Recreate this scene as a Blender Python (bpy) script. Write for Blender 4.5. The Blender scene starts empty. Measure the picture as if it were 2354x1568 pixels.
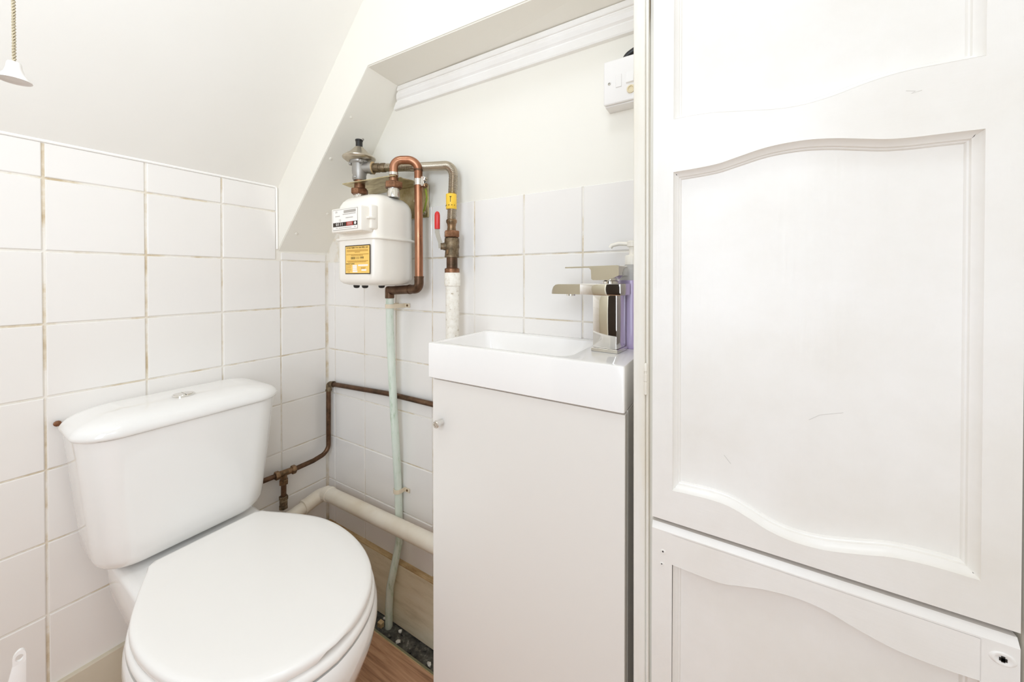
import bpy, bmesh, math, random
from mathutils import Vector, Matrix
random.seed(7)
S = bpy.context.scene
COL = S.collection
PI = math.pi
V = Vector

# ------------------------------------------------------------------ camera
cam_d = bpy.data.cameras.new('camera')
cam = bpy.data.objects.new('camera', cam_d)
COL.objects.link(cam)
cam.location = (1.2233, -0.7669, 1.02)
cam.rotation_euler = (PI/2 - 0.0082, 0, 0.5414)
cam_d.sensor_width = 36.0
cam_d.lens = 36.0*837.69/2354.0
cam_d.shift_y = -138.5/2354.0
cam_d.clip_start = 0.01
S.camera = cam

# ------------------------------------------------------------------ world, lights, exposure
w = bpy.data.worlds.new('world')
S.world = w
w.use_nodes = True
w.node_tree.nodes['Background'].inputs[0].default_value = (1.0, 0.99, 0.97, 1)
w.node_tree.nodes['Background'].inputs[1].default_value = 0.5

def area(name, loc, target, sx, sy, power, col=(1, 1, 1)):
    d = bpy.data.lights.new(name, 'AREA')
    d.shape = 'RECTANGLE'; d.size = sx; d.size_y = sy
    d.energy = power; d.color = col
    o = bpy.data.objects.new(name, d)
    COL.objects.link(o)
    o.location = loc
    o.rotation_euler = (V(target)-V(loc)).to_track_quat('-Z', 'Y').to_euler()
    return o
area('doorway_light', (1.16, -1.85, 1.20), (0.45, 0.0, 0.70), 0.58, 1.45, 14.0, (0.80, 0.887, 1.0))
area('ceiling_light', (1.00, -0.85, 2.38), (0.9, -0.7, 0.0), 0.32, 0.32, 3.6, (0.83, 0.905, 1.0))
area('flash_bounce', (1.00, -1.02, 1.30), (0.40, -0.80, 2.0), 0.20, 0.20, 4.4, (0.80, 0.887, 1.0))
area('camera_flash', (1.36, -0.95, 1.40), (0.55, -0.10, 0.75), 0.22, 0.22, 0.9, (0.82, 0.90, 1.0))

S.view_settings.view_transform = 'Standard'
S.view_settings.look = 'None'
S.view_settings.gamma = 1.0
S.view_settings.use_curve_mapping = False
S.view_settings.exposure = -0.03
S.cycles.use_denoising = True
S.cycles.max_bounces = 14
S.cycles.diffuse_bounces = 8
S.cycles.glossy_bounces = 6
S.cycles.caustics_reflective = False
S.cycles.caustics_refractive = False

# ------------------------------------------------------------------ materials
def srgb(c):
    def f(u):
        u /= 255.0
        return u/12.92 if u <= 0.04045 else ((u+0.055)/1.055)**2.4
    return (f(c[0]), f(c[1]), f(c[2]), 1.0)

class NM:
    """small helper round a node material"""
    def __init__(s, name, col, rough=0.5, metal=0.0, spec=0.5, coat=0.0):
        s.m = bpy.data.materials.new(name)
        s.m.use_nodes = True
        s.t = s.m.node_tree
        s.b = s.t.nodes['Principled BSDF']
        s.b.inputs['Base Color'].default_value = srgb(col)
        s.b.inputs['Roughness'].default_value = rough
        s.b.inputs['Metallic'].default_value = metal
        s.b.inputs['Specular IOR Level'].default_value = spec
        s.b.inputs['Coat Weight'].default_value = coat
        s.b.inputs['Coat Roughness'].default_value = 0.05
        s.co = None
    def n(s, k, **kw):
        nd = s.t.nodes.new(k)
        for a, v in kw.items(): setattr(nd, a, v)
        return nd
    def coord(s, scale=(1, 1, 1), rot=(0, 0, 0)):
        tc = s.n('ShaderNodeTexCoord'); mp = s.n('ShaderNodeMapping')
        mp.inputs['Scale'].default_value = scale
        mp.inputs['Rotation'].default_value = rot
        s.t.links.new(tc.outputs['Object'], mp.inputs['Vector'])
        return mp.outputs['Vector']
    def noise(s, scale, detail=4, rough=0.5, vec=None, dist=0.0):
        nd = s.n('ShaderNodeTexNoise')
        nd.inputs['Scale'].default_value = scale
        nd.inputs['Detail'].default_value = detail
        nd.inputs['Roughness'].default_value = rough
        nd.inputs['Distortion'].default_value = dist
        s.t.links.new(vec if vec is not None else s.coord(), nd.inputs['Vector'])
        return nd.outputs['Fac']
    def ramp(s, fac, stops):
        r = s.n('ShaderNodeValToRGB')
        e = r.color_ramp.elements
        while len(e) < len(stops): e.new(0.5)
        for i, (p, c) in enumerate(stops):
            e[i].position = p; e[i].color = srgb(c)
        s.t.links.new(fac, r.inputs['Fac'])
        return r.outputs['Color']
    def fr(s, fac, lo, hi, a=0.0, b=1.0):
        r = s.n('ShaderNodeMapRange')
        r.inputs['From Min'].default_value = lo; r.inputs['From Max'].default_value = hi
        r.inputs['To Min'].default_value = a; r.inputs['To Max'].default_value = b
        s.t.links.new(fac, r.inputs['Value'])
        return r.outputs['Result']
    def mix(s, fac, a, b):
        m = s.n('ShaderNodeMix', data_type='RGBA')
        s.t.links.new(fac, m.inputs['Factor'])
        for v, i in ((a, 6), (b, 7)):
            if isinstance(v, tuple): m.inputs[i].default_value = srgb(v)
            else: s.t.links.new(v, m.inputs[i])
        return m.outputs[2]
    def color(s, sock): s.t.links.new(sock, s.b.inputs['Base Color'])
    def roughness(s, sock): s.t.links.new(sock, s.b.inputs['Roughness'])
    def bump(s, fac, strength=0.2, dist=0.001):
        b = s.n('ShaderNodeBump')
        b.inputs['Strength'].default_value = strength
        b.inputs['Distance'].default_value = dist
        s.t.links.new(fac, b.inputs['Height'])
        s.t.links.new(b.outputs['Normal'], s.b.inputs['Normal'])

M = {}
def mk(name, col, **kw):
    x = NM(name, col, **kw); M[name] = x.m; return x

x = mk('plaster', (240, 238, 232), rough=0.55)
x.color(x.mix(x.noise(3.0, 5), (236, 233, 226), (243, 241, 236)))
x.bump(x.noise(60, 4), 0.15, 0.001)
x = mk('plaster_warm', (240, 235, 222), rough=0.5)
x.color(x.mix(x.noise(3.0, 5), (236, 232, 221), (241, 238, 230)))
x.bump(x.noise(50, 4), 0.15, 0.001)
x = mk('tile_glaze', (240, 237, 233), rough=0.14, spec=0.5)
x.color(x.mix(x.noise(2.5, 3), (236, 232, 227), (242, 239, 236)))
x.bump(x.noise(18, 2), 0.05, 0.001)
x = mk('grout', (215, 203, 180), rough=0.9)
x.color(x.ramp(x.noise(9, 6, 0.65), [(0.34, (204, 186, 156)), (0.44, (224, 213, 193)), (0.52, (236, 231, 222)), (0.8, (241, 238, 232))]))
x.bump(x.noise(300, 3), 0.4, 0.001)
mk('sealant', (248, 246, 243), rough=0.35)
x = mk('gloss_paint', (243, 241, 237), rough=0.3)
v = x.coord((9, 9, 0.6))
g = x.noise(7, 5, 0.6, v)
x.color(x.mix(x.fr(x.noise(5, 6, 0.6), 0.35, 0.75), (246, 244, 241), (236, 232, 225)))
x.bump(x.noise(26, 5, 0.6, x.coord((7, 7, 0.5))), 0.16, 0.0012)
x = mk('gloss_paint_across', (243, 241, 237), rough=0.3)
x.color(x.mix(x.fr(x.noise(5, 6, 0.6), 0.35, 0.75), (246, 244, 241), (236, 232, 225)))
x.bump(x.noise(26, 5, 0.6, x.coord((0.5, 7, 7))), 0.16, 0.0012)
x = mk('frame_paint', (238, 234, 226), rough=0.35)
x.color(x.mix(x.fr(x.noise(6, 6, 0.6, x.coord((3, 3, 0.4))), 0.4, 0.75), (241, 239, 233), (226, 218, 200)))
x.bump(x.noise(30, 5, 0.6, x.coord((7, 7, 0.4))), 0.2, 0.001)
mk('groove_brown', (150, 132, 104), rough=0.8)
mk('gap_shade', (70, 62, 54), rough=0.9)
mk('ceramic', (244, 243, 241), rough=0.06, spec=0.55, coat=0.3)
mk('seat_plastic', (247, 245, 242), rough=0.2)
x = mk('cabinet_white', (239, 236, 231), rough=0.34)
mk('basin_white', (248, 246, 244), rough=0.08, spec=0.5)
mk('chrome', (232, 230, 226), rough=0.04, metal=1.0)
mk('dull_chrome', (190, 186, 178), rough=0.22, metal=1.0)
x = mk('copper', (196, 128, 88), rough=0.3, metal=1.0)
x.color(x.ramp(x.noise(14, 5, 0.6, x.coord((1, 1, 0.25))), [(0.3, (132, 92, 70)), (0.5, (176, 124, 96)), (0.75, (200, 154, 126))]))
x.roughness(x.fr(x.noise(20, 3), 0.3, 0.7, 0.24, 0.45))
x = mk('copper_dark', (120, 86, 62), rough=0.42, metal=0.9)
x.color(x.ramp(x.noise(26, 5, 0.65), [(0.3, (72, 60, 47)), (0.5, (108, 82, 64)), (0.62, (120, 94, 74)), (0.75, (134, 128, 108))]))
x = mk('brass_aged', (142, 112, 84), rough=0.38, metal=0.9)
x.color(x.ramp(x.noise(45, 5, 0.65), [(0.3, (92, 78, 60)), (0.5, (140, 112, 84)), (0.7, (170, 138, 108))]))
x = mk('brass_green', (120, 106, 84), rough=0.5, metal=0.75)
x.color(x.ramp(x.noise(55, 6, 0.7), [(0.3, (74, 68, 52)), (0.5, (118, 100, 78)), (0.65, (150, 134, 108)), (0.78, (168, 176, 158))]))
x = mk('union_bronze', (148, 104, 76), rough=0.4, metal=0.85)
x.color(x.ramp(x.noise(60, 4, 0.6), [(0.3, (104, 74, 54)), (0.6, (158, 114, 86)), (0.8, (196, 160, 134))]))
x = mk('hose_steel', (186, 176, 160), rough=0.28, metal=0.95)
mk('cast_grey', (168, 164, 158), rough=0.42, metal=0.6)
mk('regulator_tin', (196, 186, 168), rough=0.3, metal=0.85)
x = mk('zinc_yellow', (176, 160, 116), rough=0.38, metal=0.85)
x.color(x.ramp(x.noise(24, 4, 0.6, x.coord((1, 3, 1))), [(0.3, (158, 140, 100)), (0.5, (200, 186, 146)), (0.7, (220, 213, 184))]))
mk('bright_zinc', (226, 222, 214), rough=0.22, metal=0.9)
mk('meter_cream', (244, 239, 230), rough=0.22, spec=0.5)
mk('black_plastic', (34, 32, 30), rough=0.4)
mk('lever_steel', (150, 142, 128), rough=0.5, metal=0.5)
mk('red_sleeve', (206, 38, 34), rough=0.35)
mk('label_yellow', (250, 206, 108), rough=0.5)
mk('band_yellow', (244, 200, 60), rough=0.4)
mk('print_black', (46, 34, 22), rough=0.6)
mk('print_brown', (190, 146, 62), rough=0.6)
mk('print_grey', (176, 170, 162), rough=0.6)
mk('print_red', (168, 60, 48), rough=0.6)
mk('print_white', (248, 244, 238), rough=0.5)
x = mk('pipe_white_paint', (240, 235, 224), rough=0.45)
x.color(x.ramp(x.noise(110, 3, 0.7), [(0.3, (176, 160, 136)), (0.36, (232, 226, 214)), (0.6, (243, 239, 230))]))
x.bump(x.noise(90, 4), 0.5, 0.001)
x = mk('pipe_mint_paint', (208, 216, 202), rough=0.5)
v = x.coord((3, 3, 0.6))
x.color(x.ramp(x.noise(20, 6, 0.7, v), [(0.27, (112, 122, 98)), (0.36, (178, 198, 172)), (0.46, (216, 227, 214)), (0.7, (230, 236, 227))]))
x.bump(x.noise(80, 4), 0.4, 0.001)
x = mk('waste_cream', (232, 222, 204), rough=0.36)
x.color(x.mix(x.fr(x.noise(8, 5, 0.6), 0.4, 0.75), (238, 230, 216), (224, 211, 190)))
mk('plastic_white', (238, 235, 232), rough=0.3)
mk('brush_white', (252, 251, 250), rough=0.3)
mk('plastic_cream', (226, 212, 178), rough=0.45)
x = mk('clip_cream', (228, 214, 190), rough=0.5)
x = mk('liquid_purple', (206, 187, 222), rough=0.12)
x = mk('clear_plastic', (246, 246, 244), rough=0.1)
x.b.inputs['Transmission Weight'].default_value = 0.7
x.b.inputs['IOR'].default_value = 1.2
mk('pump_white', (244, 238, 226), rough=0.3)
x = mk('cord_beige', (172, 160, 134), rough=0.85)
x = mk('laminate_oak', (140, 102, 74), rough=0.4)
vv = x.coord((1.2, 22, 22))
g1 = x.noise(5, 6, 0.6, vv, 0.6)
x.color(x.ramp(g1, [(0.3, (134, 96, 70)), (0.45, (184, 140, 108)), (0.6, (204, 160, 126)), (0.75, (164, 122, 92))]))
x.bump(g1, 0.2, 0.001)
x = mk('raw_edge', (206, 178, 134), rough=0.7)
x.color(x.ramp(x.noise(40, 5, 0.7, x.coord((0.3, 1, 1))), [(0.3, (166, 132, 88)), (0.6, (212, 184, 140)), (0.8, (226, 206, 170))]))
x = mk('skirting_beige', (178, 164, 134), rough=0.6)
x.color(x.ramp(x.noise(10, 6, 0.7, x.coord((0.6, 0.6, 3))), [(0.3, (206, 192, 162)), (0.5, (228, 215, 187)), (0.75, (236, 226, 204))]))
x.bump(x.noise(40, 5), 0.3, 0.001)
x = mk('skirting_left_paint', (214, 204, 184), rough=0.5)
x.color(x.mix(x.noise(14, 5), (204, 194, 172), (222, 214, 196)))
x = mk('board_green_grey', (140, 140, 112), rough=0.8)
x = mk('rubble_dark', (64, 62, 56), rough=0.9)
x.color(x.ramp(x.noise(42, 8, 0.75), [(0.3, (38, 37, 34)), (0.5, (84, 82, 75)), (0.62, (116, 113, 104)), (0.72, (206, 200, 188))]))
x.bump(x.noise(60, 6, 0.7), 0.9, 0.004)
mk('rear_paint', (216, 210, 190), rough=0.7)
mk('hall_wall', (74, 64, 56), rough=0.8)
mk('hall_floor', (84, 62, 46), rough=0.6)
mk('pencil', (200, 196, 190), rough=0.9)
mk('hole_black', (40, 34, 28), rough=0.9)
mk('earth_green', (150, 168, 60), rough=0.5)

# ------------------------------------------------------------------ object helpers
BASE = {}
def label(o, lab=None, cat=None, group=None, kind=None):
    if lab: o['label'] = lab
    if cat: o['category'] = cat
    if group: o['group'] = group
    if kind: o['kind'] = kind
    return o

def thing(name, loc, lab, cat, group=None, kind=None):
    o = bpy.data.objects.new(name, None)
    o.empty_display_size = 0.05
    COL.objects.link(o)
    o.location = loc
    BASE[o] = V(loc)
    return label(o, lab, cat, group, kind)

def obj(name, bm, mat, parent=None, smooth=True, mats=None, angle=40, base=None):
    """link a bmesh given in world coordinates as one mesh object (origin at its parent's base)"""
    if parent is not None: b = BASE[parent]
    else: b = V(base) if base is not None else V((0, 0, 0))
    bmesh.ops.recalc_face_normals(bm, faces=bm.faces)
    bmesh.ops.translate(bm, verts=bm.verts, vec=-b)
    me = bpy.data.meshes.new(name)
    bm.to_mesh(me); bm.free()
    for k in (mats or [mat]): me.materials.append(M[k])
    if smooth:
        me.polygons.foreach_set('use_smooth', [True]*len(me.polygons))
        me.set_sharp_from_angle(angle=math.radians(angle))
    o = bpy.data.objects.new(name, me)
    COL.objects.link(o)
    if parent is not None: o.parent = parent
    else: o.location = b
    BASE[o] = b
    return o

def BM(): return bmesh.new()

def box(bm, a, b, bevel=0.0, seg=2, mi=0):
    a = V(a); b = V(b)
    c = (a+b)/2; d = b-a
    r = bmesh.ops.create_cube(bm, size=1.0, matrix=Matrix.Translation(c) @ Matrix.Diagonal((abs(d.x), abs(d.y), abs(d.z), 1)))
    vs = r['verts']
    fs = list({f for v in vs for f in v.link_faces})
    for f in fs: f.material_index = mi
    if bevel > 0:
        es = list({e for v in vs for e in v.link_edges})
        bmesh.ops.bevel(bm, geom=es, offset=bevel, segments=seg, affect='EDGES', profile=0.5)
    return bm

def loft(bm, rings, cap0=True, cap1=True, close=True, mi=0):
    R = [[bm.verts.new(p) for p in r] for r in rings]
    n = len(R[0])
    for a, b in zip(R[:-1], R[1:]):
        for i in range(n if close else n-1):
            j = (i+1) % n
            f = bm.faces.new((a[i], a[j], b[j], b[i])); f.material_index = mi
    if cap0: bm.faces.new(R[0][::-1]).material_index = mi
    if cap1: bm.faces.new(R[-1]).material_index = mi
    return R

def frame_of(d):
    d = V(d).normalized()
    up = V((0, 0, 1)) if abs(d.z) < 0.95 else V((1, 0, 0))
    u = d.cross(up).normalized()
    return u, u.cross(d).normalized()

def tube(bm, pts, r, seg=16, cap=True, radii=None, mi=0):
    pts = [V(p) for p in pts]
    rings = []
    u = None
    for i, p in enumerate(pts):
        if i == 0: d = pts[1]-p
        elif i == len(pts)-1: d = p-pts[i-1]
        else: d = (pts[i+1]-p).normalized()+(p-pts[i-1]).normalized()
        d.normalize()
        if u is None: u, w_ = frame_of(d)
        else:
            u = (u-d*u.dot(d)).normalized()
        w_ = d.cross(u)
        rr = radii[i] if radii else r
        rings.append([p+(u*math.cos(t)+w_*math.sin(t))*rr for t in [2*PI*k/seg for k in range(seg)]])
    loft(bm, rings, cap, cap, mi=mi)
    return bm

def lathe(bm, prof, org, axis=(0, 0, 1), seg=24, mi=0, cap=True, shell=False):
    """prof: (radius, distance along axis) pairs"""
    a = V(axis).normalized(); u, v_ = frame_of(a); o = V(org)
    rings = [[o+a*h+(u*math.cos(t)+v_*math.sin(t))*max(r, 1e-5) for t in [2*PI*k/seg for k in range(seg)]] for r, h in prof]
    if shell: loft(bm, rings+[rings[0]], False, False, mi=mi); bmesh.ops.remove_doubles(bm, verts=bm.verts, dist=1e-7)
    else: loft(bm, rings, cap, cap, mi=mi)
    return bm

def hexnut(bm, org, axis, r, h, ch=0.0015, twist=0.0):
    a = V(axis).normalized(); u, v_ = frame_of(a); o = V(org)
    def ring(rr, hh): return [o+a*hh+(u*math.cos(t+twist)+v_*math.sin(t+twist))*rr for t in [2*PI*k/6 for k in range(6)]]
    loft(bm, [ring(r-ch, 0), ring(r, ch), ring(r, h-ch), ring(r-ch, h)])
    return bm

def fillet(pts, rad, n=8):
    """polyline with rounded corners"""
    pts = [V(p) for p in pts]
    if not isinstance(rad, (list, tuple)): rad = [rad]*len(pts)
    out = [pts[0]]
    for i in range(1, len(pts)-1):
        p = pts[i]; a = (pts[i-1]-p); b = (pts[i+1]-p)
        la, lb = a.length, b.length
        a.normalize(); b.normalize()
        ang = a.angle(b)
        if ang > PI-0.02 or rad[i] <= 0:
            out.append(p); continue
        t = min(rad[i]/math.tan(ang/2), la*0.49, lb*0.49)
        p0 = p+a*t; p1 = p+b*t
        for k in range(n+1):
            s = k/n
            out.append((1-s)**2*p0+2*s*(1-s)*p+s*s*p1 if False else slerp_pt(p, a, b, t, ang, s))
    out.append(pts[-1])
    return out

def slerp_pt(p, a, b, t, ang, s):
    R = t*math.tan(ang/2)
    bis = (a+b).normalized()
    c = p+bis*(R/math.sin(ang/2))
    p0 = p+a*t-c; p1 = p+b*t-c
    th = p0.angle(p1)
    return c+(p0*math.sin((1-s)*th)+p1*math.sin(s*th))/math.sin(th)

def resample(pts, n):
    pts = [V(p) for p in pts]
    L = [0]
    for a, b in zip(pts[:-1], pts[1:]): L.append(L[-1]+(b-a).length)
    out = []
    j = 0
    for k in range(n):
        s = L[-1]*k/(n-1)
        while j < len(L)-2 and L[j+1] < s: j += 1
        f = (s-L[j])/max(L[j+1]-L[j], 1e-9)
        out.append(pts[j].lerp(pts[j+1], min(max(f, 0), 1)))
    return out

def rrect(x0, x1, y0, y1, r, n=6):
    """rounded rectangle in plan; r = one radius or four (x1y1, x0y1, x0y0, x1y0)"""
    if not isinstance(r, (list, tuple)): r = [r]*4
    cs = [(x1-r[0], y1-r[0], 0, r[0]), (x0+r[1], y1-r[1], PI/2, r[1]), (x0+r[2], y0+r[2], PI, r[2]), (x1-r[3], y0+r[3], 1.5*PI, r[3])]
    out = []
    for cx, cy_, a0, rr in cs:
        for k in range(n+1):
            a = a0+PI/2*k/n
            out.append((cx+rr*math.cos(a), cy_+rr*math.sin(a)))
    return out

def lift(poly, z): return [V((a, b, z)) for a, b in poly]

def prism(bm, poly, fa, fb, mi=0):
    """polygon (2-D pairs) extruded between two mapping functions"""
    loft(bm, [[V(fa(p)) for p in poly], [V(fb(p)) for p in poly]], mi=mi)
    return bm

def text_obj(s, size, loc, rot, mat, parent, name='lettering', depth=0.0002, align='CENTER', sx=1.0):
    c = bpy.data.curves.new(name, 'FONT')
    c.body = s; c.size = size; c.extrude = depth; c.align_x = align; c.align_y = 'CENTER'; c.resolution_u = 2
    t = bpy.data.objects.new('tmp_text', c)
    COL.objects.link(t)
    bpy.context.view_layer.update()
    me = bpy.data.meshes.new_from_object(t.evaluated_get(bpy.context.evaluated_depsgraph_get()))
    bpy.data.objects.remove(t)
    me.materials.clear(); me.materials.append(M[mat])
    mt = Matrix.Translation(V(loc)-BASE[parent]) @ rot @ Matrix.Diagonal((sx, 1, 1, 1))
    me.transform(mt)
    me.name = name
    o = bpy.data.objects.new(name, me)
    COL.objects.link(o); o.parent = parent
    BASE[o] = BASE[parent]
    return o
FACE_Y = Matrix.Rotation(PI/2, 4, 'X')          # text that faces -Y, reads along +X

# ------------------------------------------------------------------ the room
XR = 1.53          # right wall
YR = -1.36         # wall behind the camera
ZC = 2.42          # flat ceiling
SL = 1.22          # pitch of the ceiling under the stairs
Z0 = 1.303         # top of the tiling on the left wall

wl = BM()
box(wl, (-0.08, YR, 0.0), (-0.0028, 0.04, 1.10))
box(wl, (-0.08, YR, 1.10), (-0.0028, -0.165, Z0+0.002))
box(wl, (-0.08, -0.165, 1.10), (-0.0026, 0.04, ZC), mi=1)
wall_left = obj('wall_left', wl, None, smooth=False, mats=['grout', 'plaster_warm'])
label(wall_left, 'white tiled wall with tan grout behind the toilet', 'wall', kind='structure')

wb = BM()
box(wb, (-0.08, 0.003, -0.06), (1.56, 0.09, 1.2205))
box(wb, (-0.08, 0.0022, 1.2205), (1.56, 0.09, ZC), mi=1)
wall_back = obj('wall_back', wb, None, smooth=False, mats=['grout', 'plaster_warm'])
label(wall_back, 'back wall, white tiles below and cream paint above, behind meter and basin', 'wall', kind='structure')

wr = BM()
box(wr, (XR, YR-1.2, 0.0), (XR+0.08, 0.09, ZC))
label(obj('wall_right', wr, 'plaster', smooth=False), 'plain white wall right of the panelled door', 'wall', kind='structure')

wq = BM()      # wall behind the camera, with a doorway to a dim hall
box(wq, (-0.08, YR-0.1, 0.0), (0.50, YR, ZC))
box(wq, (1.46, YR-0.1, 0.0), (XR, YR, ZC))
box(wq, (0.50, YR-0.1, 2.06), (1.46, YR, ZC))
label(obj('wall_rear', wq, 'rear_paint', smooth=False), 'white wall with doorway opposite the basin', 'wall', kind='structure')
hq = BM()
box(hq, (-0.4, YR-1.2, 0.0), (XR, YR-1.12, ZC))  # unseen wall, kept dark to give the chrome tap a dark reflection
label(obj('wall_hall', hq, 'hall_wall', smooth=False), 'unseen brown hall wall beyond the doorway, dark for the tap reflection', 'wall', kind='structure')

cl = BM()
box(cl, (0.85, YR-1.2, ZC), (XR+0.08, 0.09, ZC+0.06))
label(obj('ceiling', cl, 'plaster', smooth=False), 'flat white ceiling above the door', 'ceiling', kind='structure')

sc_ = BM()     # sloping ceiling under the stairs
xe = (ZC+0.05-Z0)/SL
prism(sc_, [(-0.08, Z0-0.08*SL), (xe, Z0+xe*SL), (xe, Z0+xe*SL+0.1), (-0.08, Z0-0.08*SL+0.1)],
      lambda p: (p[0], YR-0.1, p[1]), lambda p: (p[0], -0.12, p[1]))
label(obj('ceiling_slope', sc_, 'plaster', smooth=False), 'smooth white sloping ceiling rising over the toilet', 'ceiling', kind='structure')

def fy(x): return -0.162+0.081*x      # front face of the boxed stair string
st = BM()
lowf = [(-0.003, 1.1035), (0.391, 1.5825), (1.02, 2.45)]
lowb = [(-0.003, 1.1080), (0.380, 1.5825), (1.02, 2.45)]
topl = [(0.60, 2.45), (-0.003, 1.40)]
fr_ = [V((x_, fy(x_), z_)) for x_, z_ in lowf+topl]
bk_ = [V((x_, 0.03, z_)) for x_, z_ in lowb+topl]
loft(st, [fr_, bk_])
bmesh.ops.bevel(st, geom=[e for e in st.edges if all(v.co.y < -0.05 for v in e.verts) and abs(e.verts[0].co.x-e.verts[1].co.x) > 0.1], offset=0.002, segments=2, affect='EDGES')
stair = obj('stair_string', st, 'plaster_warm', smooth=True, angle=25)
label(stair, 'boxed in sloping stair string, cream painted, left of the gas meter', 'stair string', kind='structure')
for px, py_, pz in [(0.045, -0.13, 0), (0.215, -0.122, 0), (0.10, -0.06, 0), (0.30, -0.115, 0)]:
    zz = 1.1045+(1.5825-1.1045)*px/0.388
    f = BM(); lathe(f, [(0.0045, -0.001), (0.004, 0.0008), (0.002, 0.0014)], (px, py_, zz-0.0006), (0.77, 0, -0.63), 12)
    obj('painted_nail', f, 'plaster_warm', stair)

bmn = BM()     # horizontal boxed beam over the niche
loft(bmn, [[V((0.392, -0.1300, 1.5825)), V((1.125, -0.1035, 1.5825)), V((1.125, 0.03, 1.5725)), V((0.378, 0.03, 1.5825))],
           [V((0.392, -0.1300, ZC)), V((1.125, -0.1035, ZC)), V((1.125, 0.03, ZC)), V((0.378, 0.03, ZC))]])
bmesh.ops.bevel(bmn, geom=[e for e in bmn.edges if all(v.co.y < -0.05 and v.co.z < 1.6 for v in e.verts)], offset=0.0025, segments=2, affect='EDGES')
label(obj('ceiling_beam', bmn, 'plaster_warm', smooth=True, angle=25), 'boxed white beam over the niche with shaded underside', 'beam', kind='structure')

# cornice strip under the beam
cn = BM()
def corn(x_, dz):
    prof = [(0.003, 1.5820), (-0.020, 1.5820), (-0.020, 1.5715), (-0.0185, 1.5700), (-0.0150, 1.5700), (-0.0150, 1.5675), (-0.0165, 1.5650), (-0.0160, 1.5600), (-0.0120, 1.5520), (-0.0075, 1.5480), (-0.0070, 1.5455), (-0.0095, 1.5435), (-0.0095, 1.5275), (-0.0075, 1.5245), (0.003, 1.5240)]
    return [V((x_-(1.582-z_)*0.55*(1 if x_ < 0.6 else 0), y_, z_+dz)) for y_, z_ in prof]
loft(cn, [corn(0.384, 0.0), corn(1.105, -0.0065)])
label(obj('trim_1', cn, 'gloss_paint_across', smooth=True, angle=20), 'stepped white cornice strip under the boxed beam', 'cornice', kind='structure')

# ---- tiles
TILE = {}
def tile_mesh(a, b, var):
    key = (round(a, 4), round(b, 4), var)
    if key in TILE: return TILE[key]
    rnd = random.Random(str(key))
    bm = BM()
    c = 0.0016
    def ring(ins, d, jit=0.0):
        return [V((s*(a/2-ins), -d-rnd.uniform(0, jit), t*(b/2-ins))) for s, t in ((-1, -1), (1, -1), (1, 1), (-1, 1))]
    # local: x along the wall, y out of the wall towards the room is -y, z up
    loft(bm, [ring(0, -0.0025), ring(0, 0.0016), ring(c*0.4, 0.0024), ring(c, 0.0029, 0.0007)], cap0=False)
    bmesh.ops.recalc_face_normals(bm, faces=bm.faces)
    me = bpy.data.meshes.new('tile')
    bm.to_mesh(me); bm.free()
    me.materials.append(M['tile_glaze'])
    TILE[key] = me
    return me
def put_tile(wall, u0, u1, z0, z1, g=0.0017):
    """u runs along the wall"""
    a = u1-u0-2*g; b = z1-z0-2*g
    if a < 0.004 or b < 0.004: return
    o = bpy.data.objects.new('tile', tile_mesh(a, b, random.randrange(4)))
    COL.objects.link(o); o.parent = wall
    u = (u0+u1)/2; z = (z0+z1)/2
    if wall is wall_left:
        o.location = (-0.0028, u, z); o.rotation_euler = (0, 0, PI/2)
    else:
        o.location = (u, 0.003, z)
ZL = [0.150, 0.314, 0.466, 0.618, 0.7706, 0.923, 1.0752, 1.2275]
YL = [0.0, -0.1545, -0.3095, -0.4645, -0.6190, -0.7735, -0.928, -1.0825, -1.237, YR]
for zi in range(len(ZL)):
    z0 = ZL[zi]
    for yi in range(len(YL)-1):
        a, b = YL[yi+1], YL[yi]
        if zi < 6: put_tile(wall_left, a, b-(0.004 if yi == 0 else 0), z0, ZL[zi+1], 0.0022 if zi in (0, 4, 5) else 0.0017)
        elif zi == 6:
            if yi == 0: put_tile(wall_left, a, b-0.004, z0, 1.102)
            else: put_tile(wall_left, a, min(b, -0.167), z0, ZL[7], 0.0024)
        elif yi > 0: put_tile(wall_left, a, min(b, -0.167), z0, Z0, 0.0022)
XB = [0.0, 0.043, 0.2017, 0.3500, 0.4983, 0.6466, 0.7949, 0.9432, 1.0915, 1.16]
for zi in range(6):
    for xi in range(len(XB)-1):
        put_tile(wall_back, XB[xi]+(0.003 if xi == 0 else 0), XB[xi+1], ZL[zi], ZL[zi+1], 0.0015 if xi > 4 else 0.0019)
for xi in range(3, len(XB)-1):
    put_tile(wall_back, XB[xi], XB[xi+1], ZL[6], 1.2228, 0.0019)
sb = BM()
tube(sb, fillet([(0.0005, YR+0.01, Z0+0.001), (0.0005, -0.1665, Z0+0.001), (0.0005, -0.1655, 1.11)], 0.006), 0.0034, 8)
obj('sealant_bead', sb, 'sealant', wall_left, smooth=True)

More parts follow.
